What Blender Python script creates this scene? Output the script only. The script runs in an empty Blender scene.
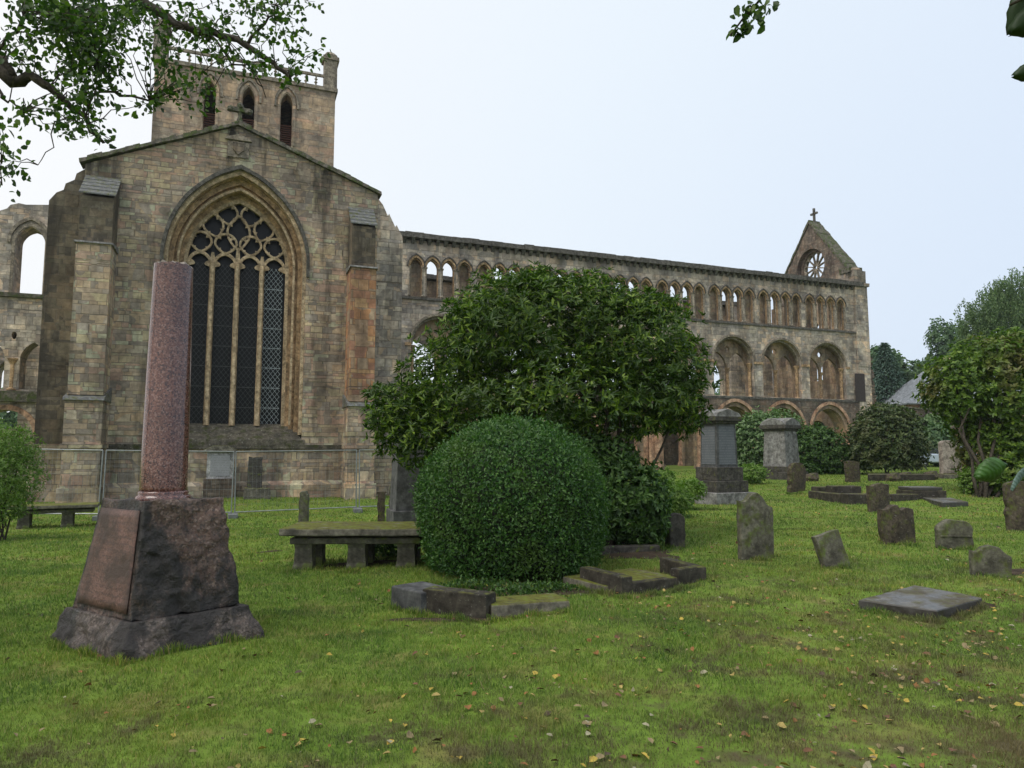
import bpy, bmesh, math, random
import numpy as np
from mathutils import Vector, Matrix, noise as mnoise
R = math.radians
C = bpy.context.scene.collection
random.seed(7); RNG = np.random.default_rng(11)

# ------------------------------------------------------------ camera, world, sun, exposure
F = 710.0; PITCH = R(5.4); EYE = 1.65
cam_d = bpy.data.cameras.new('camera'); cam = bpy.data.objects.new('camera', cam_d); C.objects.link(cam)
cam.location = (0, 0, EYE); cam.rotation_euler = (R(90) + PITCH, 0, 0)
cam_d.sensor_width = 36; cam_d.lens = F / 1024 * 36; cam_d.clip_start = 0.05; cam_d.clip_end = 2000
scn = bpy.context.scene; scn.camera = cam
scn.view_settings.view_transform = 'Standard'; scn.view_settings.look = 'None'
scn.view_settings.exposure = 0.50; scn.view_settings.gamma = 1.0
SUN_EL, SUN_AZ = 58, -35           # azimuth measured from +Y towards +X
world = bpy.data.worlds.new('World'); scn.world = world; world.use_nodes = True
wt = world.node_tree; wt.nodes.clear()
def wn(t, **k):
    n = wt.nodes.new(t)
    for a, b in k.items(): setattr(n, a, b)
    return n
sky = wn('ShaderNodeTexSky', sky_type='NISHITA', sun_disc=False, sun_elevation=R(SUN_EL), sun_rotation=R(SUN_AZ), dust_density=4, air_density=1)
bg1 = wn('ShaderNodeBackground'); bg1.inputs[1].default_value = 0.06
wt.links.new(sky.outputs[0], bg1.inputs[0])
tc = wn('ShaderNodeTexCoord'); dp = wn('ShaderNodeVectorMath', operation='DOT_PRODUCT'); dp.inputs[1].default_value = (0.93, 0.1, -0.30)
wt.links.new(tc.outputs['Generated'], dp.inputs[0])
nz = wn('ShaderNodeTexNoise'); nz.inputs['Scale'].default_value = 1.6; nz.inputs['Detail'].default_value = 3
wt.links.new(tc.outputs['Generated'], nz.inputs['Vector'])
ad = wn('ShaderNodeMath', operation='MULTIPLY_ADD'); ad.inputs[1].default_value = 0.16; wt.links.new(nz.outputs['Fac'], ad.inputs[0]); wt.links.new(dp.outputs['Value'], ad.inputs[2])
mr = wn('ShaderNodeMapRange'); mr.inputs[1].default_value = -0.45; mr.inputs[2].default_value = 0.75; wt.links.new(ad.outputs[0], mr.inputs[0])
rp = wn('ShaderNodeValToRGB'); rp.color_ramp.elements[0].color = (0.97, 0.985, 1.0, 1); rp.color_ramp.elements[1].color = (0.69, 0.80, 0.96, 1)
e_ = rp.color_ramp.elements.new(0.5); e_.color = (0.84, 0.92, 1.0, 1)
wt.links.new(mr.outputs[0], rp.inputs[0])
bg2 = wn('ShaderNodeBackground'); bg2.inputs[1].default_value = .76; wt.links.new(rp.outputs[0], bg2.inputs[0])
mxs = wn('ShaderNodeMixShader'); mxs.inputs[0].default_value = 0.92
wt.links.new(bg1.outputs[0], mxs.inputs[1]); wt.links.new(bg2.outputs[0], mxs.inputs[2])
wo = wn('ShaderNodeOutputWorld'); wt.links.new(mxs.outputs[0], wo.inputs[0])
sd = bpy.data.lights.new('sun', 'SUN'); sd.energy = 1.5; sd.angle = R(35); sd.color = (1, 0.97, 0.92)
so = bpy.data.objects.new('sun', sd); C.objects.link(so)
sv = Vector((math.sin(R(SUN_AZ)) * math.cos(R(SUN_EL)), math.cos(R(SUN_AZ)) * math.cos(R(SUN_EL)), math.sin(R(SUN_EL))))
sv = Vector((-0.45, -0.35, 0.82)).normalized()
sky.sun_rotation = math.atan2(sv.x, sv.y); sky.sun_elevation = math.asin(sv.z)
so.rotation_euler = sv.to_track_quat('Z', 'Y').to_euler(); so.location = (0, 0, 40)

# ------------------------------------------------------------ rays and terrain
def ray(px, py):
    u = (px - 512) / F; v = (384 - py) / F
    return np.array([u, math.cos(PITCH) - v * math.sin(PITCH), math.sin(PITCH) + v * math.cos(PITCH)])
def at(px, py, Y):
    d = ray(px, py); return Vector(tuple(d * (Y / d[1]) + np.array([0, 0, EYE])))
CP = np.array([(0,0,0),(0,4,0),(-3,6,0.0),(3,6,0.0),(-8,8,-.03),(8,8,.05),(-16,12,-.1),(0,10,-.02),(-6,13,-.08),(-12,20,-.34),(-8.6,21.5,-.36),(-5.2,23,-.34),
               (-20,25,-.1),(-11,27,-.1),(-4.5,29,-.2),(0,13.5,0),(5,20,.1),(10,12,.06),(12,28,.32),(14,40,.5),(6,50,.4),(25,40,.55),(40,60,.7),
               (2,35,.1),(22,20,.2),(90,90,.8),(-60,60,-.1),(-60,0,0),(60,0,.2),(0,-30,0),(0,200,.6),(160,200,1.2),(-160,200,.3)], float)
def gz(x, y):
    x = np.asarray(x, float); y = np.asarray(y, float)
    d2 = (x[..., None] - CP[:, 0])**2 + (y[..., None] - CP[:, 1])**2
    w = 1 / (d2 + 5)**2
    z = (w * CP[:, 2]).sum(-1) / w.sum(-1)
    r = np.hypot(x, y - 10)
    k = np.exp(-(r / 40)**2)
    z = z + k * (0.028 * np.sin(x * 1.3 + 1.1 * np.sin(y * .9)) * np.sin(y * 1.1 + .6 * np.sin(x * .7)) + 0.009 * np.sin(x * 6.3 + 1.5 * np.sin(y * 5.1)) * np.sin(y * 5.7 + np.sin(x * 4.3)) + 0.018 * np.sin(x * 3.1 + y * 1.7) * np.sin(y * 2.9 - x))
    return z
def g1(x, y): return float(gz(np.array([x]), np.array([y]))[0])
def gp(px, py):
    d = ray(px, py); t = 3.0
    for _ in range(60):
        z = g1(d[0] * t, d[1] * t); t += 0.5 * ((EYE - z) / max(1e-3, -d[2]) - t)
    return Vector((d[0] * t, d[1] * t, g1(d[0] * t, d[1] * t)))

# ------------------------------------------------------------ node helpers
class NB:
    def __init__(s, name, rough=0.9, spec=0.3):
        s.m = bpy.data.materials.new(name); s.m.use_nodes = True; s.t = s.m.node_tree
        s.b = s.t.nodes['Principled BSDF']; s.b.inputs['Roughness'].default_value = rough; s.b.inputs['Specular IOR Level'].default_value = spec
        s.tc = s.n('ShaderNodeTexCoord')
    def n(s, t, **k):
        n = s.t.nodes.new(t)
        for a, b in k.items(): setattr(n, a, b)
        return n
    def l(s, a, b):
        if hasattr(a, 'is_output'): s.t.links.new(a, b)
        else:
            if b.type == 'RGBA' and len(a) == 3: a = (*a, 1)
            b.default_value = a
    @property
    def obj(s): return s.tc.outputs['Object']
    def scale(s, v, sc):
        m = s.n('ShaderNodeMapping'); s.l(v, m.inputs[0]); m.inputs['Scale'].default_value = sc if hasattr(sc, '__len__') else (sc,) * 3
        return m.outputs[0]
    def noise(s, v, sc, det=4, rough=.55):
        n = s.n('ShaderNodeTexNoise'); s.l(v, n.inputs['Vector']); n.inputs['Scale'].default_value = sc; n.inputs['Detail'].default_value = det; n.inputs['Roughness'].default_value = rough
        return n.outputs['Fac']
    def vor(s, v, sc, feature='F1', out='Distance'):
        n = s.n('ShaderNodeTexVoronoi', feature=feature); s.l(v, n.inputs['Vector']); n.inputs['Scale'].default_value = sc
        return n.outputs[out]
    def math(s, op, a, b=None, c=None, clamp=False):
        n = s.n('ShaderNodeMath', operation=op, use_clamp=clamp); s.l(a, n.inputs[0])
        if b is not None: s.l(b, n.inputs[1])
        if c is not None: s.l(c, n.inputs[2])
        return n.outputs[0]
    def mr(s, v, a, b, c=0, d=1, smooth=False):
        n = s.n('ShaderNodeMapRange', interpolation_type='SMOOTHSTEP' if smooth else 'LINEAR'); s.l(v, n.inputs[0])
        for i, q in enumerate((a, b, c, d)): n.inputs[i + 1].default_value = q
        return n.outputs[0]
    def ramp(s, f, els, const=False):
        n = s.n('ShaderNodeValToRGB'); s.l(f, n.inputs[0]); cr = n.color_ramp
        if const: cr.interpolation = 'CONSTANT'
        while len(cr.elements) < len(els): cr.elements.new(0.5)
        for e, (p, c) in zip(cr.elements, els): e.position = p; e.color = (*c, 1)
        return n.outputs[0]
    def mix(s, f, a, b, mode='MIX'):
        n = s.n('ShaderNodeMix', data_type='RGBA', blend_type=mode, clamp_factor=True)
        s.l(f, n.inputs[0]); s.l(a, n.inputs[6]); s.l(b, n.inputs[7]); return n.outputs[2]
    def sep(s, v):
        n = s.n('ShaderNodeSeparateXYZ'); s.l(v, n.inputs[0]); return n.outputs
    def comb(s, x, y, z=0.0):
        n = s.n('ShaderNodeCombineXYZ'); s.l(x, n.inputs[0]); s.l(y, n.inputs[1]); s.l(z, n.inputs[2]); return n.outputs[0]
    def bump(s, h, st=.5, d=.02, prev=None):
        n = s.n('ShaderNodeBump'); s.l(h, n.inputs['Height']); n.inputs['Strength'].default_value = st; n.inputs['Distance'].default_value = d
        if prev is not None: s.l(prev, n.inputs['Normal'])
        return n.outputs[0]
    def out(s, col, nrm=None, rough=None):
        s.l(col, s.b.inputs['Base Color'])
        if nrm is not None: s.l(nrm, s.b.inputs['Normal'])
        if rough is not None: s.l(rough, s.b.inputs['Roughness'])
        return s.m

def masonry(name, pal, row=.24, wid=.52, mortar=(.17, .15, .125), tint=(1, 1, 1), grime=.6, lichen=.25, soft=.06, topz=None):
    s = NB(name, .93, .15); X = s.sep(s.obj)
    u = s.math('ADD', X[0], X[1]); z = X[2]
    zn = s.noise(s.comb(0.0, 0.0, s.math('MULTIPLY', z, 1.0)), 1.7, 2)
    v = s.math('ADD', z, s.math('MULTIPLY', zn, 1.1))
    rowi = s.math('FLOOR', s.math('DIVIDE', v, row))
    un = s.noise(s.comb(s.math('MULTIPLY', u, .9), s.math('MULTIPLY', rowi, 7.31)), 1.0, 1)
    uu = s.math('ADD', u, s.math('MULTIPLY', un, 1.3))
    wob = s.noise(s.obj, 5.0, 2); vv = s.math('ADD', v, s.math('MULTIPLY', s.math('SUBTRACT', wob, .5), .022))
    def bricks(rw, wd, dv, sq):
        br = s.n('ShaderNodeTexBrick'); s.l(s.comb(uu, s.math('ADD', vv, dv)), br.inputs['Vector'])
        br.inputs['Color1'].default_value = (0, 0, 0, 1); br.inputs['Color2'].default_value = (1, 1, 1, 1); br.inputs['Mortar'].default_value = (.5, .5, .5, 1)
        br.inputs['Scale'].default_value = 1; br.inputs['Mortar Size'].default_value = .012; br.inputs['Mortar Smooth'].default_value = .6
        br.inputs['Brick Width'].default_value = wd; br.inputs['Row Height'].default_value = rw; br.inputs['Bias'].default_value = 0; br.squash = sq; br.squash_frequency = 3; br.offset = .42
        return br.outputs['Color'], br.outputs['Fac']
    c1_, f1_ = bricks(row, wid, 0.0, .6); c2_, f2_ = bricks(row * 1.62, wid * 1.25, .13, .8)
    msk = s.math('GREATER_THAN', s.noise(s.comb(s.math('MULTIPLY', u, .55), s.math('MULTIPLY', s.math('FLOOR', s.math('DIVIDE', v, row * 3)), 3.3)), 1.0, 2), .53)
    bcol = s.mix(msk, c1_, c2_); bfac = s.math('ADD', s.math('MULTIPLY', f1_, s.math('SUBTRACT', 1.0, msk)), s.math('MULTIPLY', f2_, msk))
    rnd = s.sep(bcol)[0]
    n = len(pal)
    big = s.noise(s.obj, .35, 2)
    rr = s.math('FRACT', s.math('ADD', rnd, s.math('MULTIPLY', s.mr(big, .3, .7), .45)))
    col = s.ramp(rr, [(i / n, pal[i]) for i in range(n)], const=True)
    fine = s.noise(s.obj, 7, 5, .65); mid = s.noise(s.obj, 1.8, 4, .6)
    col = s.mix(1.0, col, s.ramp(fine, [(.25, (.62, .62, .62)), (.75, (1.3, 1.3, 1.3))]), 'MULTIPLY')
    col = s.mix(1.0, col, s.ramp(mid, [(.32, (.62, .61, .59)), (.68, (1.28, 1.27, 1.24))]), 'MULTIPLY')
    mean = tuple(sum(p_[i] for p_ in pal) / n * (.92, .94, .97)[i] for i in range(3)); col = s.mix(soft, col, mean)
    mf = s.math('MULTIPLY', bfac, .6)
    col = s.mix(mf, col, mortar)
    pt = s.noise(s.comb(s.math('MULTIPLY', u, .8), s.math('MULTIPLY', z, .5), s.math('MULTIPLY', rnd, .6)), 1.0, 3); col = s.mix(1.0, col, s.ramp(pt, [(.33, (.62, .60, .60)), (.5, (1, .98, .95)), (.68, (1.34, 1.22, 1.10))]), 'MULTIPLY')
    st = s.noise(s.scale(s.obj, (1.1, 1.1, .14)), 1.0, 5, .62)      # rain streaks
    st2 = s.noise(s.obj, .45, 5, .6); stf = s.math('MULTIPLY', s.math('ADD', s.mr(st, .48, .64, smooth=True), s.math('MULTIPLY', s.mr(st2, .52, .62, smooth=True), .5), clamp=True), grime)
    if topz:
        tz = s.mr(z, topz[0], topz[1]); stf = s.math('ADD', stf, s.math('MULTIPLY', s.math('MULTIPLY', tz, s.mr(mid, .25, .6)), topz[2]), clamp=True)
    col = s.mix(stf, col, (.042, .037, .031))
    lc = s.noise(s.obj, 3.3, 6, .7); lf = s.math('MULTIPLY', s.mr(lc, .60, .66, smooth=True), lichen)
    col = s.mix(lf, col, (.36, .35, .30))
    mo = s.noise(s.obj, .9, 5, .6); mof = s.math('MULTIPLY', s.mr(mo, .58, .70), .35)
    col = s.mix(mof, col, (.07, .075, .03))
    col = s.mix(1.0, col, tint, 'MULTIPLY')
    h = s.math('SUBTRACT', s.math('ADD', s.math('MULTIPLY', fine, .5), s.math('MULTIPLY', rnd, .35)), s.math('MULTIPLY', bfac, .9))
    return s.out(col, s.bump(h, .8, .035))

PAL_A = [(0.435, 0.351, 0.269), (0.5, 0.417, 0.287), (0.368, 0.312, 0.258), (0.5, 0.435, 0.344), (0.5, 0.38, 0.27), (0.314, 0.266, 0.225), (0.48, 0.339, 0.271), (0.5, 0.5, 0.374), (0.409, 0.359, 0.311), (0.5, 0.4, 0.291), (0.288, 0.255, 0.221), (0.5, 0.445, 0.308)]
PAL_G = [(0.437, 0.392, 0.34), (0.524, 0.472, 0.407), (0.369, 0.338, 0.301), (0.574, 0.506, 0.419), (0.469, 0.402, 0.342), (0.316, 0.293, 0.27), (0.603, 0.481, 0.37), (0.421, 0.384, 0.355)]
PAL_T = [(0.446, 0.352, 0.265), (0.399, 0.32, 0.246), (0.492, 0.373, 0.264), (0.376, 0.313, 0.256), (0.465, 0.329, 0.247), (0.427, 0.364, 0.286), (0.351, 0.294, 0.237)]
PAL_O = [(0.5, 0.323, 0.174), (0.407, 0.213, 0.139), (0.477, 0.29, 0.165), (0.438, 0.311, 0.213), (0.374, 0.197, 0.141), (0.5, 0.26, 0.135), (0.419, 0.322, 0.233)]
M = {}
M['wall'] = masonry('transept_sandstone', PAL_A, .175, .48, grime=.6, topz=(9, 14.5, .5))
M['pier'] = masonry('weathered_pier_stone', PAL_A, .22, .5, grime=.45, topz=(8.6, 11.5, .8))
M['dark'] = masonry('sooty_buttress_stone', [(.13,.115,.09),(.16,.14,.105),(.10,.09,.075),(.18,.15,.11),(.14,.115,.085)], .24, .5, grime=.75, lichen=.12)
M['orange'] = masonry('orange_ashlar', PAL_O, .31, .42, soft=.15, grime=.4, lichen=.3, topz=(8.3, 9.6, .8))
M['tower'] = masonry('tower_ashlar', PAL_T, .25, .6, grime=.38, lichen=.1)
M['nave'] = masonry('nave_grey_stone', PAL_G, .24, .55, grime=.40, lichen=.2, topz=(13.9, 15, .7))
M['ochre'] = masonry('nave_ochre_stone', [(.37,.29,.20),(.33,.25,.18),(.36,.29,.22),(.30,.25,.20),(.34,.25,.19)], .3, .5, grime=.55, lichen=.05)
M['rubble'] = masonry('dark_rubble', [(.16,.135,.115),(.20,.165,.14),(.13,.115,.10),(.23,.19,.155),(.17,.125,.10)], .15, .28, mortar=(.10,.09,.08), grime=.5, lichen=.3)

def plain_stone(name, c1, c2, sc=3, rough=.85, grime=.5, gcol=(.04, .038, .032), moss=0, mosscol=(.10, .105, .02), bump=.5, spec=.25, top=False, lich=.2, bd=.02, darkside=False):
    s = NB(name, rough, spec); a = s.noise(s.obj, sc, 6, .62); b = s.noise(s.obj, sc * 5, 5, .6); c = s.noise(s.scale(s.obj, (1, 1, .25)), sc * .8, 5, .6)
    col = s.mix(s.mr(a, .3, .7), c1, c2)
    col = s.mix(1.0, col, s.ramp(b, [(.25, (.55, .55, .55)), (.75, (1.4, 1.4, 1.4))]), 'MULTIPLY')
    d_ = s.noise(s.obj, sc * 1.7, 5, .65); col = s.mix(1.0, col, s.ramp(d_, [(.34, (.45, .44, .42)), (.66, (1.45, 1.45, 1.42))]), 'MULTIPLY')
    col = s.mix(s.math('MULTIPLY', s.mr(c, .45, .68, smooth=True), grime), col, gcol)
    l_ = s.noise(s.obj, sc * 4, 6, .7); col = s.mix(s.math('MULTIPLY', s.mr(l_, .61, .66), lich), col, (.34, .34, .29))
    if moss:
        m_ = s.noise(s.obj, sc * 1.3, 5, .65); mf = s.mr(m_, .62 - moss * .4, .72 - moss * .3)
        if top:
            g = s.n('ShaderNodeNewGeometry'); nz_ = s.sep(g.outputs['Normal'])[2]; mf = s.math('MULTIPLY', mf, s.mr(nz_, .3, .7))
        mc = s.ramp(s.noise(s.obj, sc * 3.5, 5, .7), [(.30, tuple(c * .35 for c in mosscol)), (.48, mosscol), (.62, (mosscol[0] * 1.1, mosscol[1] * 1.5, mosscol[2])), (.72, (.16, .13, .07))]); col = s.mix(mf, col, mc)
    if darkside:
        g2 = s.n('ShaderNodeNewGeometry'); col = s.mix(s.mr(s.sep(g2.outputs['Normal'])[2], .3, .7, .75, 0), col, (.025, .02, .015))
    nb = s.bump(s.math('ADD', s.math('MULTIPLY', a, .7), s.math('MULTIPLY', b, .4)), bump, bd)
    return s.out(col, nb, s.mr(d_, .42, .58, rough, .9) if rough < .5 else None)
M['carved'] = plain_stone('carved_ochre_sandstone', (.36, .23, .125), (.44, .31, .19), 2.5, grime=.45, lich=.1)
M['carved_pink'] = plain_stone('carved_pink_sandstone', (.40, .22, .14), (.48, .33, .23), 1.8, grime=.35, lich=.1)
M['tracery'] = plain_stone('tracery_stone', (.42, .30, .185), (.47, .37, .25), 3, grime=.25, lich=.1)
M['shaft'] = plain_stone('grey_shaft_stone', (.30, .25, .19), (.22, .19, .155), 3, grime=.5)
M['coping'] = plain_stone('mossy_coping', (0.104, 0.096, 0.08), (0.16, 0.14, 0.112), 3, grime=.5, moss=.45, mosscol=(.055, .065, .02))
M['cornice'] = plain_stone('dark_cornice', (.085, .078, .068), (.14, .13, .115), 4, grime=.4, lich=.3)
M['slate'] = plain_stone('wet_slates', (.10, .105, .11), (.16, .16, .155), 5, rough=.45, spec=.5, grime=.3, moss=.3, mosscol=(.09, .09, .03))
M['sill'] = plain_stone('sooty_sill', (.07, .065, .052), (.12, .105, .08), 3, grime=.5, lich=.9, moss=.25, mosscol=(.05,.05,.02))
M['grave_brown'] = plain_stone('brown_gravestone', (0.06, 0.048, 0.034), (0.089, 0.071, 0.053), 5, grime=.6, moss=.22, mosscol=(.085,.085,.025), lich=.35)
M['grave_green'] = plain_stone('green_grey_gravestone', (0.092, 0.088, 0.067), (0.134, 0.126, 0.095), 4, grime=.55, moss=.30, mosscol=(.09, .10, .03), lich=.3)
M['grave_dark'] = plain_stone('blackened_gravestone', (.04, .037, .032), (.085, .078, .068), 5, grime=.5, moss=.1, lich=.25)
M['grave_pale'] = plain_stone('pale_gravestone', (0.255, 0.212, 0.183), (0.306, 0.264, 0.23), 3, grime=.3, lich=.2)
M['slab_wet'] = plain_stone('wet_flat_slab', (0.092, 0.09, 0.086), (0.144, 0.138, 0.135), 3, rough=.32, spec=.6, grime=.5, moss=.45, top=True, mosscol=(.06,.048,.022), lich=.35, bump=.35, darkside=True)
M['mossy'] = plain_stone('moss_topped_stone', (.12, .11, .09), (.18, .165, .13), 4, grime=.6, moss=.80, top=True, mosscol=(.11, .105, .02))
M['kerb'] = plain_stone('kerb_stone', (0.037, 0.032, 0.025), (0.065, 0.057, 0.045), 4, grime=.55, moss=.45, top=True, mosscol=(.09, .085, .02), lich=.4)
M['grey_granite'] = plain_stone('blue_grey_sandstone', (0.066, 0.068, 0.071), (0.096, 0.096, 0.096), 3, grime=.35, lich=.15, rough=.7, spec=.35)
M['cap_grey'] = plain_stone('monument_cap_stone', (0.16, 0.16, 0.156), (0.24, 0.232, 0.224), 3, grime=.5, lich=.4, moss=.1, top=True)
M['memorial'] = plain_stone('white_memorial_panel', (0.314, 0.309, 0.314), (0.399, 0.389, 0.389), 3, grime=.3, lich=.05)

def granite(name, cols, rough, spec, sc=90, bumpst=0.0, wet=None):
    s = NB(name, rough, spec); v = s.vor(s.obj, sc, out='Color'); r = s.sep(v)[0]
    col = s.ramp(r, cols, const=True); big = s.noise(s.obj, 2.2, 5, .6)
    col = s.mix(1.0, col, s.ramp(big, [(.3, (.7, .7, .7)), (.7, (1.25, 1.25, 1.25))]), 'MULTIPLY')
    if wet:
        w = s.noise(s.scale(s.obj, (1, 1, .5)), 3.0, 7, .7); col = s.mix(s.mr(w, .42, .56, smooth=True), col, wet); s.l(s.mr(s.noise(s.obj, 6, 5, .6), .4, .6, .28, .75), s.b.inputs['Roughness'])
    nb = None
    if bumpst:
        a = s.noise(s.obj, 7, 8, .68); b = s.vor(s.obj, 9); nb = s.bump(s.math('ADD', a, s.math('MULTIPLY', b, .4)), bumpst, .09)
        nb = s.bump(s.noise(s.obj, 45, 4, .7), .6, .012, nb)
    return s.out(col, nb)
M['red_granite'] = granite('polished_red_granite', [(0, (.135, .055, .042)), (.3, (.19, .085, .066)), (.55, (.085, .036, .033)), (.7, (.24, .135, .115)), (.85, (.05, .024, .024))], .16, .7, 85)
M['rough_granite'] = granite('rough_hewn_granite', [(0, (.13, .078, .06)), (.4, (.165, .108, .082)), (.7, (.085, .06, .05)), (.9, (.24, .17, .135))], .5, .5, 60, 1.0, (.028, .024, .022))
M['plinth_granite'] = granite('plinth_granite', [(0, (.10, .075, .062)), (.4, (.14, .11, .092)), (.7, (.075, .058, .05)), (.9, (.19, .15, .13))], .55, .45, 60, .9, (.035, .030, .028))
def panel_mat():
    s = NB('inscribed_red_panel', .6, .4); v = s.vor(s.obj, 70, out='Color'); r = s.sep(v)[0]
    col = s.ramp(r, [(0, (.15, .082, .064)), (.4, (.18, .10, .08)), (.75, (.11, .062, .05))], const=True)
    X = s.sep(s.obj); z = X[2]; u = s.math('ADD', X[0], X[1])
    rows = s.math('ABSOLUTE', s.math('SUBTRACT', s.math('FRACT', s.math('MULTIPLY', z, 17.0)), .5))
    let = s.noise(s.comb(s.math('MULTIPLY', u, 70), s.math('MULTIPLY', s.math('FLOOR', s.math('MULTIPLY', z, 17.0)), 9.7), s.math('MULTIPLY', z, 60.)), 1.0, 2)
    f = s.math('MULTIPLY', s.mr(rows, .20, .28, 1, 0), s.mr(let, .46, .52))
    w = s.noise(s.obj, 3, 5, .6)
    col = s.mix(s.math('MULTIPLY', f, .55), col, (.06, .04, .035))
    col = s.mix(s.mr(w, .44, .62), col, (.065, .042, .034))
    return s.out(col, s.bump(s.noise(s.obj, 12, 6, .65), .5, .03))
M['panel'] = panel_mat()
def inscribed(name, base, dark, per=13.0):
    s = NB(name, .65, .35); X = s.sep(s.obj); z = X[2]; u = s.math('ADD', X[0], X[1])
    rows = s.math('ABSOLUTE', s.math('SUBTRACT', s.math('FRACT', s.math('MULTIPLY', z, per)), .5))
    let = s.noise(s.comb(s.math('MULTIPLY', u, 30), s.math('MULTIPLY', s.math('FLOOR', s.math('MULTIPLY', z, per)), 9.7), 0.0), 1.0, 2)
    f = s.math('MULTIPLY', s.mr(rows, .15, .3, 1, 0), s.mr(let, .40, .52))
    a = s.noise(s.obj, 3, 5); col = s.mix(s.mr(a, .3, .7), base, tuple(c * 1.35 for c in base))
    return s.out(s.mix(s.math('MULTIPLY', f, .6), col, dark))
M['inscribed_grey'] = inscribed('inscribed_grey_face', (.085, .092, .102), (.17, .175, .18))

M['inscribed_pale'] = inscribed('inscribed_pale_face', (.24, .24, .25), (.15, .15, .155), 16)
def simple(name, col, rough=.6, spec=.4, metal=0, var=.2):
    s = NB(name, rough, spec); s.b.inputs['Metallic'].default_value = metal
    a = s.noise(s.obj, 6, 4); c = s.mix(s.mr(a, .3, .7), tuple(x * (1 - var) for x in col), tuple(x * (1 + var) for x in col))
    return s.out(c)
M['galv'] = simple('galvanised_steel', (.27, .285, .295), .45, .5, .6)
M['glass'] = simple('dark_leaded_glass', (.008, .009, .010), .35, .2, 0)
M['lead'] = simple('dark_window_guard', (.075, .078, .078), .6, .3)
M['wire'] = simple('sky_lit_window_guard', (.33, .37, .38), .5, .5)  # paler guard colour stands in for sky reflected in the right light
M['louvre'] = simple('reddish_louvre_boards', (.12, .055, .04), .8, .2)
M['wood_dark'] = simple('old_door_wood', (.055, .045, .042), .8, .2)
M['block'] = simple('concrete_fence_foot', (.16, .17, .165), .9, .2)
M['carpaint'] = simple('silver_blue_paint', (.38, .44, .52), .3, .5, .3, .05)
M['carglass'] = simple('car_glass', (.02, .025, .03), .1, .5)
M['rubber'] = simple('tyre_rubber', (.02, .02, .02), .9, .2)
M['housewall'] = masonry('house_red_stone', [(.26,.14,.10),(.31,.17,.12),(.23,.13,.10),(.34,.21,.15)], .25, .5, grime=.4)
M['roofslate'] = plain_stone('house_roof_slate', (.17, .185, .21), (.22, .235, .26), 2, rough=.5, grime=.15, lich=.05)
M['cream'] = simple('cream_chimney_render', (.50, .42, .28), .9, .2)

def leafmat(name, c1, c2, c3, rough=.45, spec=.4, trans=.25, patch=None, pscale=.8, young=None):
    s = NB(name, rough, spec); g = s.n('ShaderNodeNewGeometry')
    col = s.ramp(g.outputs['Random Per Island'], [(0, c1), (.5, c2), (1, c3)])
    if patch:
        p = s.noise(s.obj, pscale, 3); col = s.mix(s.mr(p, .50, .66), col, patch)
    s.l(col, s.b.inputs['Base Color'])
    tr = s.n('ShaderNodeBsdfTranslucent'); s.l(s.mix(1.0, col, (1.1, 1.5, .55), 'MULTIPLY'), tr.inputs[0])
    mx = s.n('ShaderNodeMixShader'); mx.inputs[0].default_value = trans
    s.t.links.new(s.b.outputs[0], mx.inputs[1]); s.t.links.new(tr.outputs[0], mx.inputs[2])
    s.t.links.new(mx.outputs[0], s.t.nodes['Material Output'].inputs[0]); return s.m
M['lf_laurel'] = leafmat('laurel_leaf', (.020,.048,.006), (.048,.10,.010), (.19,.27,.03), .42, .3, .25, (.035,.07,.01), .9)
M['lf_box'] = leafmat('clipped_shrub_leaf', (.022,.066,.014), (.046,.12,.024), (.11,.21,.045), .42, .35, .25, (.085,.155,.03), 2.2)
M['lf_under'] = leafmat('understorey_leaf', (.025,.060,.014), (.045,.10,.020), (.10,.18,.035), .5, .35, .25)
M['lf_light'] = leafmat('light_green_leaf', (.08,.15,.02), (.12,.21,.03), (.19,.27,.06), .5, .4, .3)
M['lf_pale'] = leafmat('pale_green_leaf', (.06,.12,.035), (.11,.19,.065), (.22,.30,.14), .5, .4, .25)
M['lf_dark'] = leafmat('dark_shrub_leaf', (.025,.050,.014), (.05,.082,.020), (.11,.14,.04), .5, .4, .2, (.085,.095,.03), 1.2)
M['lf_rhodo'] = leafmat('broad_shrub_leaf', (.045,.09,.012), (.085,.155,.018), (.17,.25,.03), .45, .35, .28, (.12,.11,.03), .6)
M['lf_tree'] = leafmat('overhanging_leaf', (.018,.042,.007), (.035,.078,.010), (.10,.16,.02), .5, .3, .36)
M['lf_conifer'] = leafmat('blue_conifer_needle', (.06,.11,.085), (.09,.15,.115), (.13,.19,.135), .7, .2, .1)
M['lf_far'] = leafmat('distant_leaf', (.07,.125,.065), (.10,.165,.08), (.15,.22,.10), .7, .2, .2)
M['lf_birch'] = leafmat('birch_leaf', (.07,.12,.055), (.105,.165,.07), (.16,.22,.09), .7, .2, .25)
M['bark'] = plain_stone('bark', (.035, .028, .020), (.07, .058, .042), 9, grime=.4, lich=.1, bump=.9)
M['dark_fill'] = plain_stone('shrub_core', (.012, .022, .008), (.018, .032, .010), 9, grime=.4, lich=0)

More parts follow.
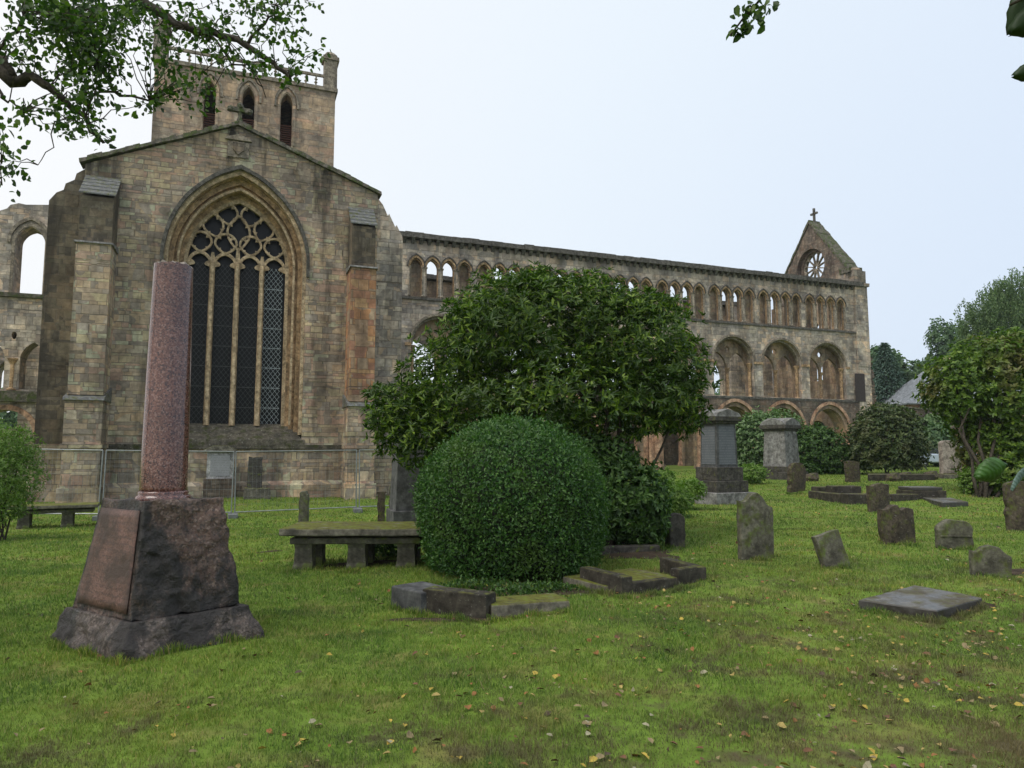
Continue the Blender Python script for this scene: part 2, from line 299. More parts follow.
# ------------------------------------------------------------ mesh helpers
def fill2d(loops, half, bevel=0.0, res=1):
    cu = bpy.data.curves.new('tmp', 'CURVE'); cu.dimensions = '2D'; cu.fill_mode = 'BOTH'; cu.extrude = max(1e-4, half - bevel); cu.bevel_depth = bevel; cu.bevel_resolution = res
    if bevel: cu.offset = -bevel
    for lp in loops:
        sp = cu.splines.new('POLY'); sp.points.add(len(lp) - 1)
        for p, q in zip(sp.points, lp): p.co = (q[0], q[1], 0, 1)
        sp.use_cyclic_u = True
    ob = bpy.data.objects.new('tmp', cu); me = bpy.data.meshes.new_from_object(ob)
    vs = [tuple(v.co) for v in me.vertices]; fs = [tuple(p.vertices) for p in me.polygons]
    bpy.data.objects.remove(ob); bpy.data.curves.remove(cu); bpy.data.meshes.remove(me)
    return vs, fs
class G:
    def __init__(s): s.v = []; s.f = []
    def add(s, vs, fs, T=None):
        o = len(s.v); s.v += [tuple(T @ Vector(v)) if T else tuple(v) for v in vs]; s.f += [tuple(i + o for i in f) for f in fs]; return s
    def plate(s, loops, y0, y1, bevel=0, T=None):       # loops in x,z ; extruded along y
        vs, fs = fill2d(loops, abs(y1 - y0) / 2, bevel); ym = (y0 + y1) / 2
        return s.add([(a, ym + c, b) for a, b, c in vs], fs, T)
    def plate_x(s, loops, x0, x1, bevel=0):             # loops in y,z ; extruded along x
        vs, fs = fill2d(loops, abs(x1 - x0) / 2, bevel); xm = (x0 + x1) / 2
        return s.add([(xm + c, a, b) for a, b, c in vs], fs)
    def plate_z(s, loops, z0, z1, bevel=0, T=None):
        vs, fs = fill2d(loops, abs(z1 - z0) / 2, bevel); zm = (z0 + z1) / 2
        return s.add([(a, b, zm + c) for a, b, c in vs], fs, T)
    def box(s, x0, x1, y0, y1, z0, z1, T=None):
        v = [(x, y, z) for z in (z0, z1) for y in (y0, y1) for x in (x0, x1)]
        return s.add(v, [(0, 2, 3, 1), (4, 5, 7, 6), (0, 1, 5, 4), (2, 6, 7, 3), (0, 4, 6, 2), (1, 3, 7, 5)], T)
    def hexa(s, b, t):   # two quads (bottom, top) ccw
        return s.add(list(b) + list(t), [(3, 2, 1, 0), (4, 5, 6, 7), (0, 1, 5, 4), (1, 2, 6, 5), (2, 3, 7, 6), (3, 0, 4, 7)])
    def lathe(s, prof, cx=0, cy=0, n=16, cap=True, T=None):
        vs = [(cx + r * math.cos(2 * math.pi * i / n), cy + r * math.sin(2 * math.pi * i / n), z) for r, z in prof for i in range(n)]
        fs = [(k * n + i, k * n + (i + 1) % n, (k + 1) * n + (i + 1) % n, (k + 1) * n + i) for k in range(len(prof) - 1) for i in range(n)]
        if cap: fs += [tuple(range(n))[::-1], tuple((len(prof) - 1) * n + i for i in range(n))]
        return s.add(vs, fs, T)
    def tube(s, pts, rads, n=8):
        pts = [Vector(p) for p in pts]; vs = []; fs = []
        for k, p in enumerate(pts):
            d = (pts[min(k + 1, len(pts) - 1)] - pts[max(k - 1, 0)]).normalized()
            a = d.orthogonal().normalized() if k == 0 else (a - d * a.dot(d)).normalized()
            b = d.cross(a)
            vs += [tuple(p + (a * math.cos(2 * math.pi * i / n) + b * math.sin(2 * math.pi * i / n)) * rads[k]) for i in range(n)]
        for k in range(len(pts) - 1):
            fs += [(k * n + i, k * n + (i + 1) % n, (k + 1) * n + (i + 1) % n, (k + 1) * n + i) for i in range(n)]
        fs += [tuple(range(n))[::-1], tuple((len(pts) - 1) * n + i for i in range(n))]
        return s.add(vs, fs)
    def build(s, name, mat, parent=None, smooth=False, jitter=0, jscale=2.0):
        me = bpy.data.meshes.new(name); me.from_pydata(s.v, [], s.f); me.materials.append(mat)
        if jitter:
            for v in me.vertices:
                nv = mnoise.noise_vector(v.co * jscale); v.co += nv * jitter
        bm = bmesh.new(); bm.from_mesh(me); bmesh.ops.recalc_face_normals(bm, faces=bm.faces); bm.to_mesh(me); bm.free()
        if smooth: me.polygons.foreach_set('use_smooth', [True] * len(me.polygons))
        o = bpy.data.objects.new(name, me); C.objects.link(o); o.parent = parent
        return o
def tag(o, label=None, cat=None, group=None, kind=None):
    if label: o['label'] = label
    if cat: o['category'] = cat
    if group: o['group'] = group
    if kind: o['kind'] = kind
    return o
def empty(name, loc, rz=0, label=None, cat=None, group=None):
    o = bpy.data.objects.new(name, None); C.objects.link(o); o.location = loc; o.rotation_euler = (0, 0, rz); o.empty_display_size = .3
    return tag(o, label, cat, group)
def npmesh(name, V, Fc, mat, parent=None, smooth=False):
    V = np.asarray(V, np.float32); Fc = np.asarray(Fc, np.int32); k = Fc.shape[1]
    me = bpy.data.meshes.new(name); me.vertices.add(len(V)); me.vertices.foreach_set('co', V.ravel())
    me.loops.add(Fc.size); me.loops.foreach_set('vertex_index', Fc.ravel()); me.polygons.add(len(Fc))
    me.polygons.foreach_set('loop_start', np.arange(0, Fc.size, k, dtype=np.int32)); me.polygons.foreach_set('loop_total', np.full(len(Fc), k, np.int32))
    if smooth: me.polygons.foreach_set('use_smooth', np.ones(len(Fc), bool))
    me.materials.append(mat); me.update(calc_edges=True)
    o = bpy.data.objects.new(name, me); C.objects.link(o); o.parent = parent; return o
def unit(v): return v / np.maximum(1e-9, np.linalg.norm(v, axis=-1, keepdims=True))
def leaves(P, D, L, Wd, fold=.25, N=None):
    """P base points, D directions (n,3), L lengths, Wd widths -> verts, faces (6-vert leaves)"""
    n = len(P); D = unit(D)
    if N is None: N = RNG.normal(size=(n, 3)) + np.array([0, 0, 1.0])
    S = unit(np.cross(D, N)); U = np.cross(S, D); L = np.broadcast_to(L, n)[:, None]; Wd = np.broadcast_to(Wd, n)[:, None] / 2
    V = np.stack([P, P + D * L * .35 + S * Wd + U * Wd * fold * 2, P + D * L * .75 + S * Wd * .75 + U * Wd * fold, P + D * L - U * L * .08,
                  P + D * L * .75 - S * Wd * .75 + U * Wd * fold, P + D * L * .35 - S * Wd + U * Wd * fold * 2], 1).reshape(-1, 3)
    b = (np.arange(n) * 6)[:, None]
    Fc = np.concatenate([b + np.array([[0, 1, 2, 3]]), b + np.array([[0, 3, 4, 5]])], 1).reshape(-1, 4)
    return V, Fc

# ------------------------------------------------------------ ground
def ground():
    def axis(a, b, n, c, s): # graded
        t = np.linspace(-1, 1, n); f = np.sinh(t * s) / np.sinh(s)
        return np.where(f < 0, c + f * (c - a), c + f * (b - c))
    xs = axis(-400, 500, 260, 0, 5.2); ys = axis(-150, 900, 300, 8, 5.6)
    X, Y = np.meshgrid(xs, ys); Z = gz(X, Y)
    nx, ny = len(xs), len(ys); V = np.stack([X.ravel(), Y.ravel(), Z.ravel()], 1)
    i = np.arange(ny - 1)[:, None] * nx + np.arange(nx - 1)[None]; i = i.ravel()
    Fc = np.stack([i, i + 1, i + nx + 1, i + nx], 1)
    s = NB('lawn_ground', .95, .1); a = s.noise(s.obj, .5, 5); b = s.noise(s.obj, 6, 5, .65); c = s.noise(s.obj, 1.7, 4)
    X_ = s.sep(s.obj)
    col = s.mix(s.mr(a, .35, .65), (.105, .175, .024), (.145, .205, .035))
    col = s.mix(s.mr(c, .52, .68), col, (.17, .165, .05))
    col = s.mix(1.0, col, s.ramp(b, [(.25, (.6, .6, .6)), (.75, (1.3, 1.3, 1.3))]), 'MULTIPLY')
    br = s.math('ADD', s.math('MULTIPLY', s.mr(X_[0], -1., 3.), .25), s.math('MULTIPLY', s.mr(X_[1], 5.6, 3.6), .35))
    bf = s.mr(s.math('ADD', s.noise(s.obj, 2.3, 5, .6), s.math('MULTIPLY', br, .42)), .65, .82)
    near = s.mr(X_[1], 14, 8)
    col = s.mix(s.math('MULTIPLY', bf, near), col, (.085, .072, .038))
    o = npmesh('ground', V, Fc, s.out(col, s.bump(b, .6, .03)), smooth=True); tag(o, kind='structure'); return o
ground()
SOIL = [(*gp(600, 552)[:2], 1.2, .5), (*gp(520, 592)[:2], 1.1, .3), (*gp(380, 563)[:2], .9, .30), (*gp(1005, 573)[:2], .45, .2),
        (*gp(982, 606)[:2], .16, .10), (*gp(640, 556)[:2], .7, .3), (*gp(268, 552)[:2], .25, .12), (*gp(450, 620)[:2], .7, .08)]
s_ = NB('bare_soil', .95, .15); s_.out(s_.mix(s_.mr(s_.noise(s_.obj, 9, 6, .65), .3, .7), (.030, .022, .015), (.085, .062, .042)), s_.bump(s_.noise(s_.obj, 14, 6, .7), .9, .04)); M['soil'] = s_.m
for x, y, rx, ry in SOIL:
    n = 40; V = [(x, y, g1(x, y) + .008)]; 
    for j, k in enumerate((.5, .8, 1.0)):
        for i in range(n):
            a = 2 * math.pi * i / n; rr = k * (1 + .28 * mnoise.noise(Vector((math.cos(a) * 1.5 + x, math.sin(a) * 1.5, y))) + .12 * mnoise.noise(Vector((math.cos(a) * 6 + x, math.sin(a) * 6, y))))
            X, Y = x + rx * rr * math.cos(a), y + ry * rr * math.sin(a); V.append((X, Y, g1(X, Y) + (.010 if j < 2 else -.004)))
    Fs = [(0, 1 + i, 1 + (i + 1) % n) for i in range(n)] + [(1 + j * n + i, 1 + (j + 1) * n + i, 1 + (j + 1) * n + (i + 1) % n, 1 + j * n + (i + 1) % n) for j in range(2) for i in range(n)]
    g = G(); g.add(V, Fs); tag(g.build('soil_patch', M['soil'], smooth=True), kind='structure')

def grass():
    Vs = []; Fs = []; off = 0
    def band(y0, y1, dens, h, w):
        nonlocal off
        k = 0.86
        A = k * (y1**2 - y0**2); n = int(A * dens)
        y = np.sqrt(RNG.uniform(y0**2, y1**2, n)); x = RNG.uniform(-k, k, n) * y
        br = np.clip((x + 1) / 4, 0, 1) * .25 + np.clip((5.6 - y) / 2, 0, 1) * .35
        pn = .5 + .25 * np.sin(x * 2.1 + 1.7 * np.sin(y * 1.9)) * np.sin(y * 2.7 + 1.2 * np.sin(x * 1.3)) + .14 * np.sin(x * 6.1 + 2 * np.sin(y * 4.3)) * np.sin(y * 5.3 + x)
        keep = RNG.uniform(size=n) > np.clip((pn + br * 1.3 - .86) * 2.2, 0, .68)
        for sx, sy, rx, ry in SOIL: keep &= ((x - sx) / rx)**2 + ((y - sy) / ry)**2 > RNG.uniform(.25, 1.15, n)
        x, y, pn = x[keep], y[keep], pn[keep]; n = len(x); z = gz(x, y) - .004
        tf = .5 + .5 * np.sin(x * 17 + 3 * np.sin(y * 11)) * np.sin(y * 19 + 2 * np.sin(x * 13)); hh = h * RNG.uniform(.45, 1.25, n) * (1.25 - .6 * np.clip(pn, 0, 1)) * (.45 + .95 * tf) * np.where(RNG.uniform(size=n) < .03, 1.7, 1.0); a = RNG.uniform(0, 2 * math.pi, n); ww = w * RNG.uniform(.6, 1.2, n)
        lean = RNG.uniform(.15, .9, n) * hh; la = RNG.uniform(0, 2 * math.pi, n)
        P = np.stack([x, y, z], 1); S = np.stack([np.cos(a), np.sin(a), 0 * a], 1) * ww[:, None] / 2
        Lm = np.stack([np.cos(la) * lean * .3, np.sin(la) * lean * .3, hh * .6], 1); Lt = np.stack([np.cos(la) * lean, np.sin(la) * lean, hh], 1)
        V = np.stack([P - S, P + S, P + Lm + S * .7, P + Lm - S * .7, P + Lt], 1).reshape(-1, 3); b = (np.arange(n) * 5)[:, None] + off
        Vs.append(V); Fs.append(np.concatenate([b + np.array([[0, 1, 2]]), b + np.array([[0, 2, 3]]), b + np.array([[3, 2, 4]])], 1).reshape(-1, 3)); off += n * 5
    band(3.1, 5.0, 9500, .036, .0038); band(5.0, 7.5, 5200, .040, .0052); band(7.5, 11, 2300, .044, .008); band(11, 17, 800, .048, .013); band(17, 30, 210, .055, .024); band(30, 44, 60, .06, .04)
    SEG = [((50, 645), (122, 665)), ((122, 665), (258, 638)), ((739, 559), (774, 561)), ((820, 568), (850, 569)), ((882, 544), (915, 546)), ((938, 549), (971, 550)), ((974, 576), (1009, 578)), ((868, 512), (890, 514)), ((667, 548), (683, 548)),
           ((391, 609), (421, 617)), ((423, 616), (488, 624)), ((492, 622), (572, 612)), ((580, 590), (624, 599)), ((624, 599), (680, 591)), ((680, 591), (698, 586)), ((860, 612), (938, 624)), ((938, 624), (983, 608)), ((283, 574), (300, 574)), ((338, 573), (360, 573)), ((690, 510), (748, 511)), ((425, 583), (470, 592)), ((560, 590), (600, 582)), ((858, 609), (915, 594)), ((787, 494), (805, 494))]
    tx = []; ty = []; th_ = []
    for a_, b_ in SEG:
        A, B = gp(*a_), gp(*b_); L = (B - A).length; n = int(L * 520) + 30; t = RNG.uniform(-.03, 1.03, n); cl = .5 + .5 * np.sin(t * L * 14 + a_[0])
        w_ = np.abs(RNG.normal(size=n)) * .035; tx.append(A.x + (B.x - A.x) * t + RNG.normal(size=n) * .01); ty.append(A.y + (B.y - A.y) * t - w_ + .015); th_.append(RNG.uniform(.03, .085, n) * (.5 + .8 * cl))
    x = np.concatenate(tx); y = np.concatenate(ty); hh = np.concatenate(th_); n = len(x); a = RNG.uniform(0, 2 * math.pi, n); la = RNG.uniform(0, 2 * math.pi, n); lean = hh * RNG.uniform(.1, .6, n); ww = .0035 + .0006 * y
    P = np.stack([x, y, gz(x, y) - .004], 1); S = np.stack([np.cos(a), np.sin(a), 0 * a], 1) * ww[:, None] / 2
    Lm = np.stack([np.cos(la) * lean * .3, np.sin(la) * lean * .3, hh * .6], 1); Lt = np.stack([np.cos(la) * lean, np.sin(la) * lean, hh], 1)
    V = np.stack([P - S, P + S, P + Lm + S * .7, P + Lm - S * .7, P + Lt], 1).reshape(-1, 3); b = (np.arange(n) * 5)[:, None] + off
    Vs.append(V); Fs.append(np.concatenate([b + np.array([[0, 1, 2]]), b + np.array([[0, 2, 3]]), b + np.array([[3, 2, 4]])], 1).reshape(-1, 3)); off += n * 5
    s = NB('grass_blades', .55, .3); g = s.n('ShaderNodeNewGeometry')
    col = s.ramp(g.outputs['Random Per Island'], [(0, (.060, .125, .018)), (.45, (.115, .215, .030)), (.8, (.185, .275, .045)), (.93, (.27, .29, .10)), (1, (.30, .25, .13))])
    p = s.noise(s.obj, .55, 4); col = s.mix(s.mr(p, .42, .66), col, s.mix(1.0, col, (1.45, 1.15, 1.0), 'MULTIPLY'))
    X_ = s.sep(s.obj); br = s.math('ADD', s.math('MULTIPLY', s.mr(X_[0], -1.2, 2.0), .42), s.math('MULTIPLY', s.mr(X_[1], 5.6, 3.9), .42))
    p2 = s.noise(s.obj, 2.3, 4, .6); dead = s.mr(s.math('ADD', p2, s.math('MULTIPLY', br, .42)), .59, .78)
    dead = s.math('MULTIPLY', dead, s.mr(X_[1], 12, 7, .15, .85)); col = s.mix(dead, col, (.15, .12, .065))
    p3 = s.noise(s.obj, 1.1, 5, .6); col = s.mix(1.0, col, s.ramp(p3, [(.35, (.72, .78, .8)), (.65, (1.25, 1.2, 1.15))]), 'MULTIPLY')
    s.l(col, s.b.inputs['Base Color']); tr = s.n('ShaderNodeBsdfTranslucent'); s.l(col, tr.inputs[0]); mx = s.n('ShaderNodeMixShader'); mx.inputs[0].default_value = .3
    s.t.links.new(s.b.outputs[0], mx.inputs[1]); s.t.links.new(tr.outputs[0], mx.inputs[2]); s.t.links.new(mx.outputs[0], s.t.nodes['Material Output'].inputs[0])
    o = npmesh('grass', np.concatenate(Vs), np.concatenate(Fs), s.m); tag(o, 'short damp lawn of green and yellowing grass blades', 'grass', kind='stuff')
grass()

# ------------------------------------------------------------ arches
def pointed(cx, w, z0, zs, h, n=9):
    Rr = (w * w + h * h) / (2 * w); pts = [(cx - w, z0), (cx + w, z0)]
    a1 = math.atan2(h, Rr - w)
    arc = [(Rr * math.cos(a1 * i / n) - (Rr - w), Rr * math.sin(a1 * i / n)) for i in range(n + 1)]   # right half
    pts += [(cx + x, zs + z) for x, z in arc]; pts += [(cx - x, zs + z) for x, z in arc[-2::-1]]
    return pts
def arcpath(cx, w, zs, h, n=12, zlow=None):
    p = pointed(cx, w, 0, zs, h, n)[2:]; p = p[::-1]
    if zlow is not None: p = [(cx - w, zlow)] + p + [(cx + w, zlow)]
    return p
def roundp(cx, w, z0, zs, n=20):
    return [(cx - w, z0), (cx + w, z0)] + [(cx + w * math.cos(math.pi * i / n), zs + w * math.sin(math.pi * i / n)) for i in range(n + 1)]
def ring(pin, pout): return [list(pout) + list(pin)[::-1]]
def colonnette(g, x, y, z0, z1, r, cap=.16):
    g.lathe([(r * 1.7, z0), (r * 1.7, z0 + .06), (r, z0 + .12), (r, z1 - cap), (r * 1.05, z1 - cap), (r * 1.9, z1 - .05), (r * 1.9, z1)], x, y, 10)

# ------------------------------------------------------------ abbey church (one building, local frame: x along the wall, y away)
ang = R(21); D0 = 29.5
AX = Vector((math.cos(ang), math.sin(ang), 0)); AN = Vector((-math.sin(ang), math.cos(ang), 0))
abbey = empty('abbey_church', tuple(AN * D0), ang, 'roofless sandstone abbey church with great traceried window, square tower and long arcaded nave', 'church')
def part(g, name, mat, parent=abbey, **k): return g.build(name, M[mat] if isinstance(mat, str) else mat, parent, **k)
def jag(p0, p1, n, amp, seed=0):
    rr = random.Random(seed); out = []
    for i in range(n + 1):
        t = i / n; out.append((p0[0] + (p1[0] - p0[0]) * t, p0[1] + (p1[1] - p0[1]) * t + (rr.uniform(-amp, amp) if 0 < i < n else 0)))
    return out
WC = -.28; ZB = -1.2
# transept north wall with splayed opening (steps = the orders)
out = [(-5.66, ZB), (5.2, ZB), (5.2, 12.55), (-.45, 14.62), (-5.66, 12.3)]
g = G(); g.plate([out, pointed(WC, 2.62, 1.95, 9.1, 3.74, 14)], 0, .30); part(g, 'transept_wall', 'wall')
for i, (w, h, ya, yb, zz) in enumerate([(2.48, 3.54, .30, .48, 2.1), (2.32, 3.3, .48, .66, 2.2), (2.14, 3.04, .66, .86, 2.35), (1.99, 2.84, .86, 1.1, 2.5)]):
    g = G(); g.plate([[(-3.2, 1.2), (2.7, 1.2), (2.7, 13.4), (-3.2, 13.4)], pointed(WC, w, zz, 9.1, h, 14)], ya, yb); part(g, 'window_order', 'carved')
g = G(); g.plate(ring(arcpath(WC, 2.63, 9.1, 3.755, 14, 8.7), arcpath(WC, 2.75, 9.1, 3.92, 14, 8.7)), -.12, .02); part(g, 'hood_mould', 'cornice', jitter=.02)
g = G(); g.plate(ring(arcpath(WC, 2.49, 9.1, 3.55, 14, 2.3), arcpath(WC, 2.615, 9.1, 3.73, 14, 2.3)), .06, .26); 
g.plate(ring(arcpath(WC, 2.12, 9.1, 3.02, 14, 2.7), arcpath(WC, 2.20, 9.1, 3.13, 14, 2.7)), .38, .55); part(g, 'roll_moulding', 'tracery')
g = G(); g.box(-5.66, -3.2, .30, 1.1, ZB, 12.2); g.box(2.7, 5.2, .30, 1.1, ZB, 12.2); g.box(-3.2, 2.7, .3, 1.1, ZB, 1.2)
g.box(-5.6, -4.8, 1.1, 11.5, ZB, 12.1); g.box(4.3, 5.14, 1.1, 11.5, ZB, 12.3); g.box(-5.6, 5.14, 10.7, 11.5, ZB, 12); part(g, 'transept_side_wall', 'pier')
g = G(); g.hexa([(-5.6, .3, 12.2), (-.45, .3, 14.35), (-.45, 11.5, 14.35), (-5.6, 11.5, 12.2)], [(-5.6, .3, 12.3), (-.45, .3, 14.5), (-.45, 11.5, 14.5), (-5.6, 11.5, 12.3)])
g.hexa([(-.45, .3, 14.35), (5.1, .3, 12.3), (5.1, 11.5, 12.3), (-.45, 11.5, 14.35)], [(-.45, .3, 14.5), (5.1, .3, 12.4), (5.1, 11.5, 12.4), (-.45, 11.5, 14.5)]); part(g, 'transept_roof', 'slate')
# window: sill, tracery, mullions, glass, guards
g = G(); g.hexa([(-3.0, -.10, 1.75), (2.45, -.10, 1.75), (2.45, 1.0, 1.75), (-3.0, 1.0, 1.75)], [(-3.0, -.05, 2.08), (2.45, -.05, 2.08), (2.3, 1.0, 2.74), (-2.85, 1.0, 2.74)]); part(g, 'window_sill', 'sill', jitter=.02)
win = bpy.data.objects.new('traceried_window', None); C.objects.link(win); win.parent = abbey; win.location = (0, 0, 0)
def T_(cx, cz, pts, rot=0): 
    c, s = math.cos(rot), math.sin(rot); return [(cx + x * c - z * s, cz + x * s + z * c) for x, z in pts]
def tear(w, h, up=1.25, dn=.9, n=20):     # rounded top, pointed ogee bottom
    p = []
    for i in range(n):
        a = 2 * math.pi * i / n + math.pi / 2; x, z = math.cos(a), math.sin(a)
        k = abs(z) ** 1.6 if z < 0 else 0
        p.append((w * x * (1 - .45 * k), h * z))
    return p
def ogee(w, h, n=24):
    p = []
    for i in range(n):
        a = 2 * math.pi * i / n + math.pi / 2; x, z = math.cos(a), math.sin(a); k = abs(z) ** 2.2
        p.append((w * x * (1 - .35 * k) * 1.03, h * z * (1 + .12 * k)))
    return p
def foil(w, h, n=4, m=40, depth=.30, rot=0):
    p = []
    for i in range(m):
        a = 2 * math.pi * i / m; r = 1 - depth * (1 - abs(math.cos(n / 2 * (a - rot)))) ** 1.3
        p.append((w * r * math.cos(a), h * r * math.sin(a)))
    return p
LX = [WC - 1.41, WC - .47, WC + .47, WC + 1.41]; lw = .37
def tring(g, cx, cz, shape, w, h, rot, y, th=.085, cusp=.15, nc=4, c0=math.pi / 4):
    o = T_(cx, cz, shape(w, h, n=32), rot); i = T_(cx, cz, shape(w - th, h - th, n=32), rot)
    g.plate([o, i], y, y + .11)
    for k in range(nc):
        a = c0 + 2 * math.pi * k / nc; ca, sa = math.cos(a), math.sin(a); R1 = 1 / math.hypot(ca / (w - th * .5), sa / (h - th * .5)); R2 = R1 - cusp; px_, pz_ = -sa, ca
        tri_ = [(R1 * ca + .13 * px_, R1 * sa + .13 * pz_), ((R2 + .05) * ca + .035 * px_, (R2 + .05) * sa + .035 * pz_), (R2 * ca, R2 * sa), ((R2 + .05) * ca - .035 * px_, (R2 + .05) * sa - .035 * pz_), (R1 * ca - .13 * px_, R1 * sa - .13 * pz_)]
        g.plate([T_(cx, cz, tri_, rot)], y + .03, y + .08)
cells = [(-1.40, 10.02, .44, .44, .0, tear), (-.47, 10.02, .45, .44, .0, tear), (.47, 10.02, .45, .44, .0, tear), (1.40, 10.02, .44, .44, .0, tear),
         (0, 10.52, .46, .66, 0, ogee), (-.96, 10.74, .42, .52, .35, tear), (.96, 10.74, .42, .52, -.35, tear), (-.45, 11.26, .43, .46, .2, tear), (.45, 11.26, .43, .46, -.2, tear)]
g = G()
for q, (cx, cz, w, h, r_, f_) in enumerate(cells): tring(g, WC + cx, cz, f_, w, h, r_, .885 + .0015 * q)
for q, lx in enumerate(LX):
    g.plate(ring(arcpath(lx, lw, 9.08, .46, 8, 9.0), arcpath(lx, lw + .11, 9.08, .60, 8, 9.0)), .90 + .001 * q, 1.0)
    for sg in (-1, 1): g.plate([[(lx + sg * (lw + .02), 9.02), (lx + sg * (lw + .02), 9.34), (lx + sg * .20, 9.20), (lx + sg * .17, 9.13), (lx + sg * .21, 9.08)]], .93, .98)
g.plate(ring(arcpath(WC, 1.86, 9.1, 2.66, 14, 2.62), arcpath(WC, 2.0, 9.1, 2.85, 14, 2.62)), .87, 1.08)
part(g, 'tracery', 'tracery', win)
for k in range(-1, 2):
    g = G(); x = WC + k * .94; zt = 9.62 if k else 9.9
    g.hexa([(x - .06, .74, 2.66), (x + .06, .74, 2.66), (x + .115, .88, 2.66), (x - .115, .88, 2.66)], [(x - .05, .76, 9.2), (x + .05, .76, 9.2), (x + .10, .88, 9.2), (x - .10, .88, 9.2)])
    g.box(x - .10, x + .10, .881, 1.06, 2.66, 9.3); g.plate([[(x - .10, 9.299), (x + .10, 9.299), (x + .045, zt), (x - .045, zt)]], .884, 1.0); part(g, 'mullion', 'tracery', win)
g = G(); g.plate([pointed(WC, 1.98, 2.62, 9.1, 2.8, 14)], 1.20, 1.22); part(g, 'glass', 'glass', win)
for k, lx in enumerate(LX):
    g = G(); x0, x1, z0, z1 = lx - lw, lx + lw, 2.7, 9.2; st = .235; w_ = .011 if k == 3 else .009
    for sgn in (1, -1):
        c0 = -10
        zc = z0 - (x1 - x0) * 1.3
        while zc < z1 + 1:
            # line z = zc + sgn*1.3*(x-x0 or x1-x)
            pts = []
            t0 = max(0, (z0 - zc) / 1.3); t1 = min(x1 - x0, (z1 - zc) / 1.3)
            if t1 > t0:
                xa, xb = (x0 + t0, x0 + t1) if sgn > 0 else (x1 - t0, x1 - t1); za, zb = zc + 1.3 * t0, zc + 1.3 * t1
                y = 1.10 + .004 * sgn
                g.add([(xa, y, za - w_), (xa, y, za + w_), (xb, y, zb + w_), (xb, y, zb - w_), (xa, y + .006, za - w_), (xa, y + .006, za + w_), (xb, y + .006, zb + w_), (xb, y + .006, zb - w_)], [(0, 1, 2, 3), (7, 6, 5, 4), (0, 4, 5, 1), (1, 5, 6, 2), (2, 6, 7, 3), (3, 7, 4, 0)])
            zc += st
    for zz in np.arange(3.4, 9, .82): g.box(x0, x1, 1.09, 1.098, zz - .012, zz + .012)
    part(g, 'window_guard', 'wire' if k == 3 else 'lead', win)
# string course, plinth, plaque, coping, finial
g = G(); g.box(-5.9, 5.45, -.10, .02, 1.72, 1.90); part(g, 'string_course', 'sill', jitter=.015)
g = G(); g.hexa([(-5.75, -.22, ZB), (5.3, -.22, ZB), (5.3, 0.01, ZB), (-5.75, 0.01, ZB)], [(-5.75, -.22, .32), (5.3, -.22, .32), (5.3, .01, .5), (-5.75, .01, .5)]); part(g, 'plinth_course', 'pier')
g = G(); g.box(-.80, .0, -.05, .01, 13.32, 13.95); g.plate([[(-.9, 14.02), (.1, 14.02), (.02, 14.12), (-.4, 14.26), (-.82, 14.12)]], -.1, .01)
pl_q = part(g, 'heraldic_plaque', 'shaft'); g = G(); g.plate([[(-.62, 13.9), (-.18, 13.9), (-.18, 13.62), (-.4, 13.4), (-.62, 13.62)]], -.12, -.065, .01); part(g, 'shield', 'pier', pl_q)
g = G()
def cope(a, b, seed):
    n = 22; rr = random.Random(seed)
    for i in range(n):
        t0, t1 = i / n, (i + .96) / n; x0 = a[0] + (b[0] - a[0]) * t0; x1 = a[0] + (b[0] - a[0]) * t1; z0 = a[1] + (b[1] - a[1]) * t0; z1 = a[1] + (b[1] - a[1]) * t1; e = rr.uniform(-.03, .05)
        g.hexa([(x0, -.16, z0 - .05), (x1, -.16, z1 - .05), (x1, .6, z1 - .05), (x0, .6, z0 - .05)], [(x0, -.12, z0 + .12 + e), (x1, -.12, z1 + .12 + e), (x1, .6, z1 + .18 + e), (x0, .6, z0 + .18 + e)])
cope((-5.85, 12.32), (-.45, 14.68), 1); cope((-.45, 14.68), (5.35, 12.55), 2); part(g, 'gable_coping', 'coping', jitter=.03, jscale=4)
g = G(); g.lathe([(.14, 14.75), (.12, 15.0), (.07, 15.1), (.07, 15.35)], -.4, .2, 8); g.box(-.75, -.05, .12, .28, 15.3, 15.48); g.lathe([(.06, 15.4), (.15, 15.5), (.14, 15.6), (.04, 15.72)], -.4, .2, 8)
g.lathe([(.03, 15.27), (.13, 15.33), (.13, 15.45), (.03, 15.52)], -.76, .2, 8); g.lathe([(.03, 15.27), (.13, 15.33), (.13, 15.45), (.03, 15.52)], -.04, .2, 8); part(g, 'gable_cross', 'coping', jitter=.03, jscale=6)
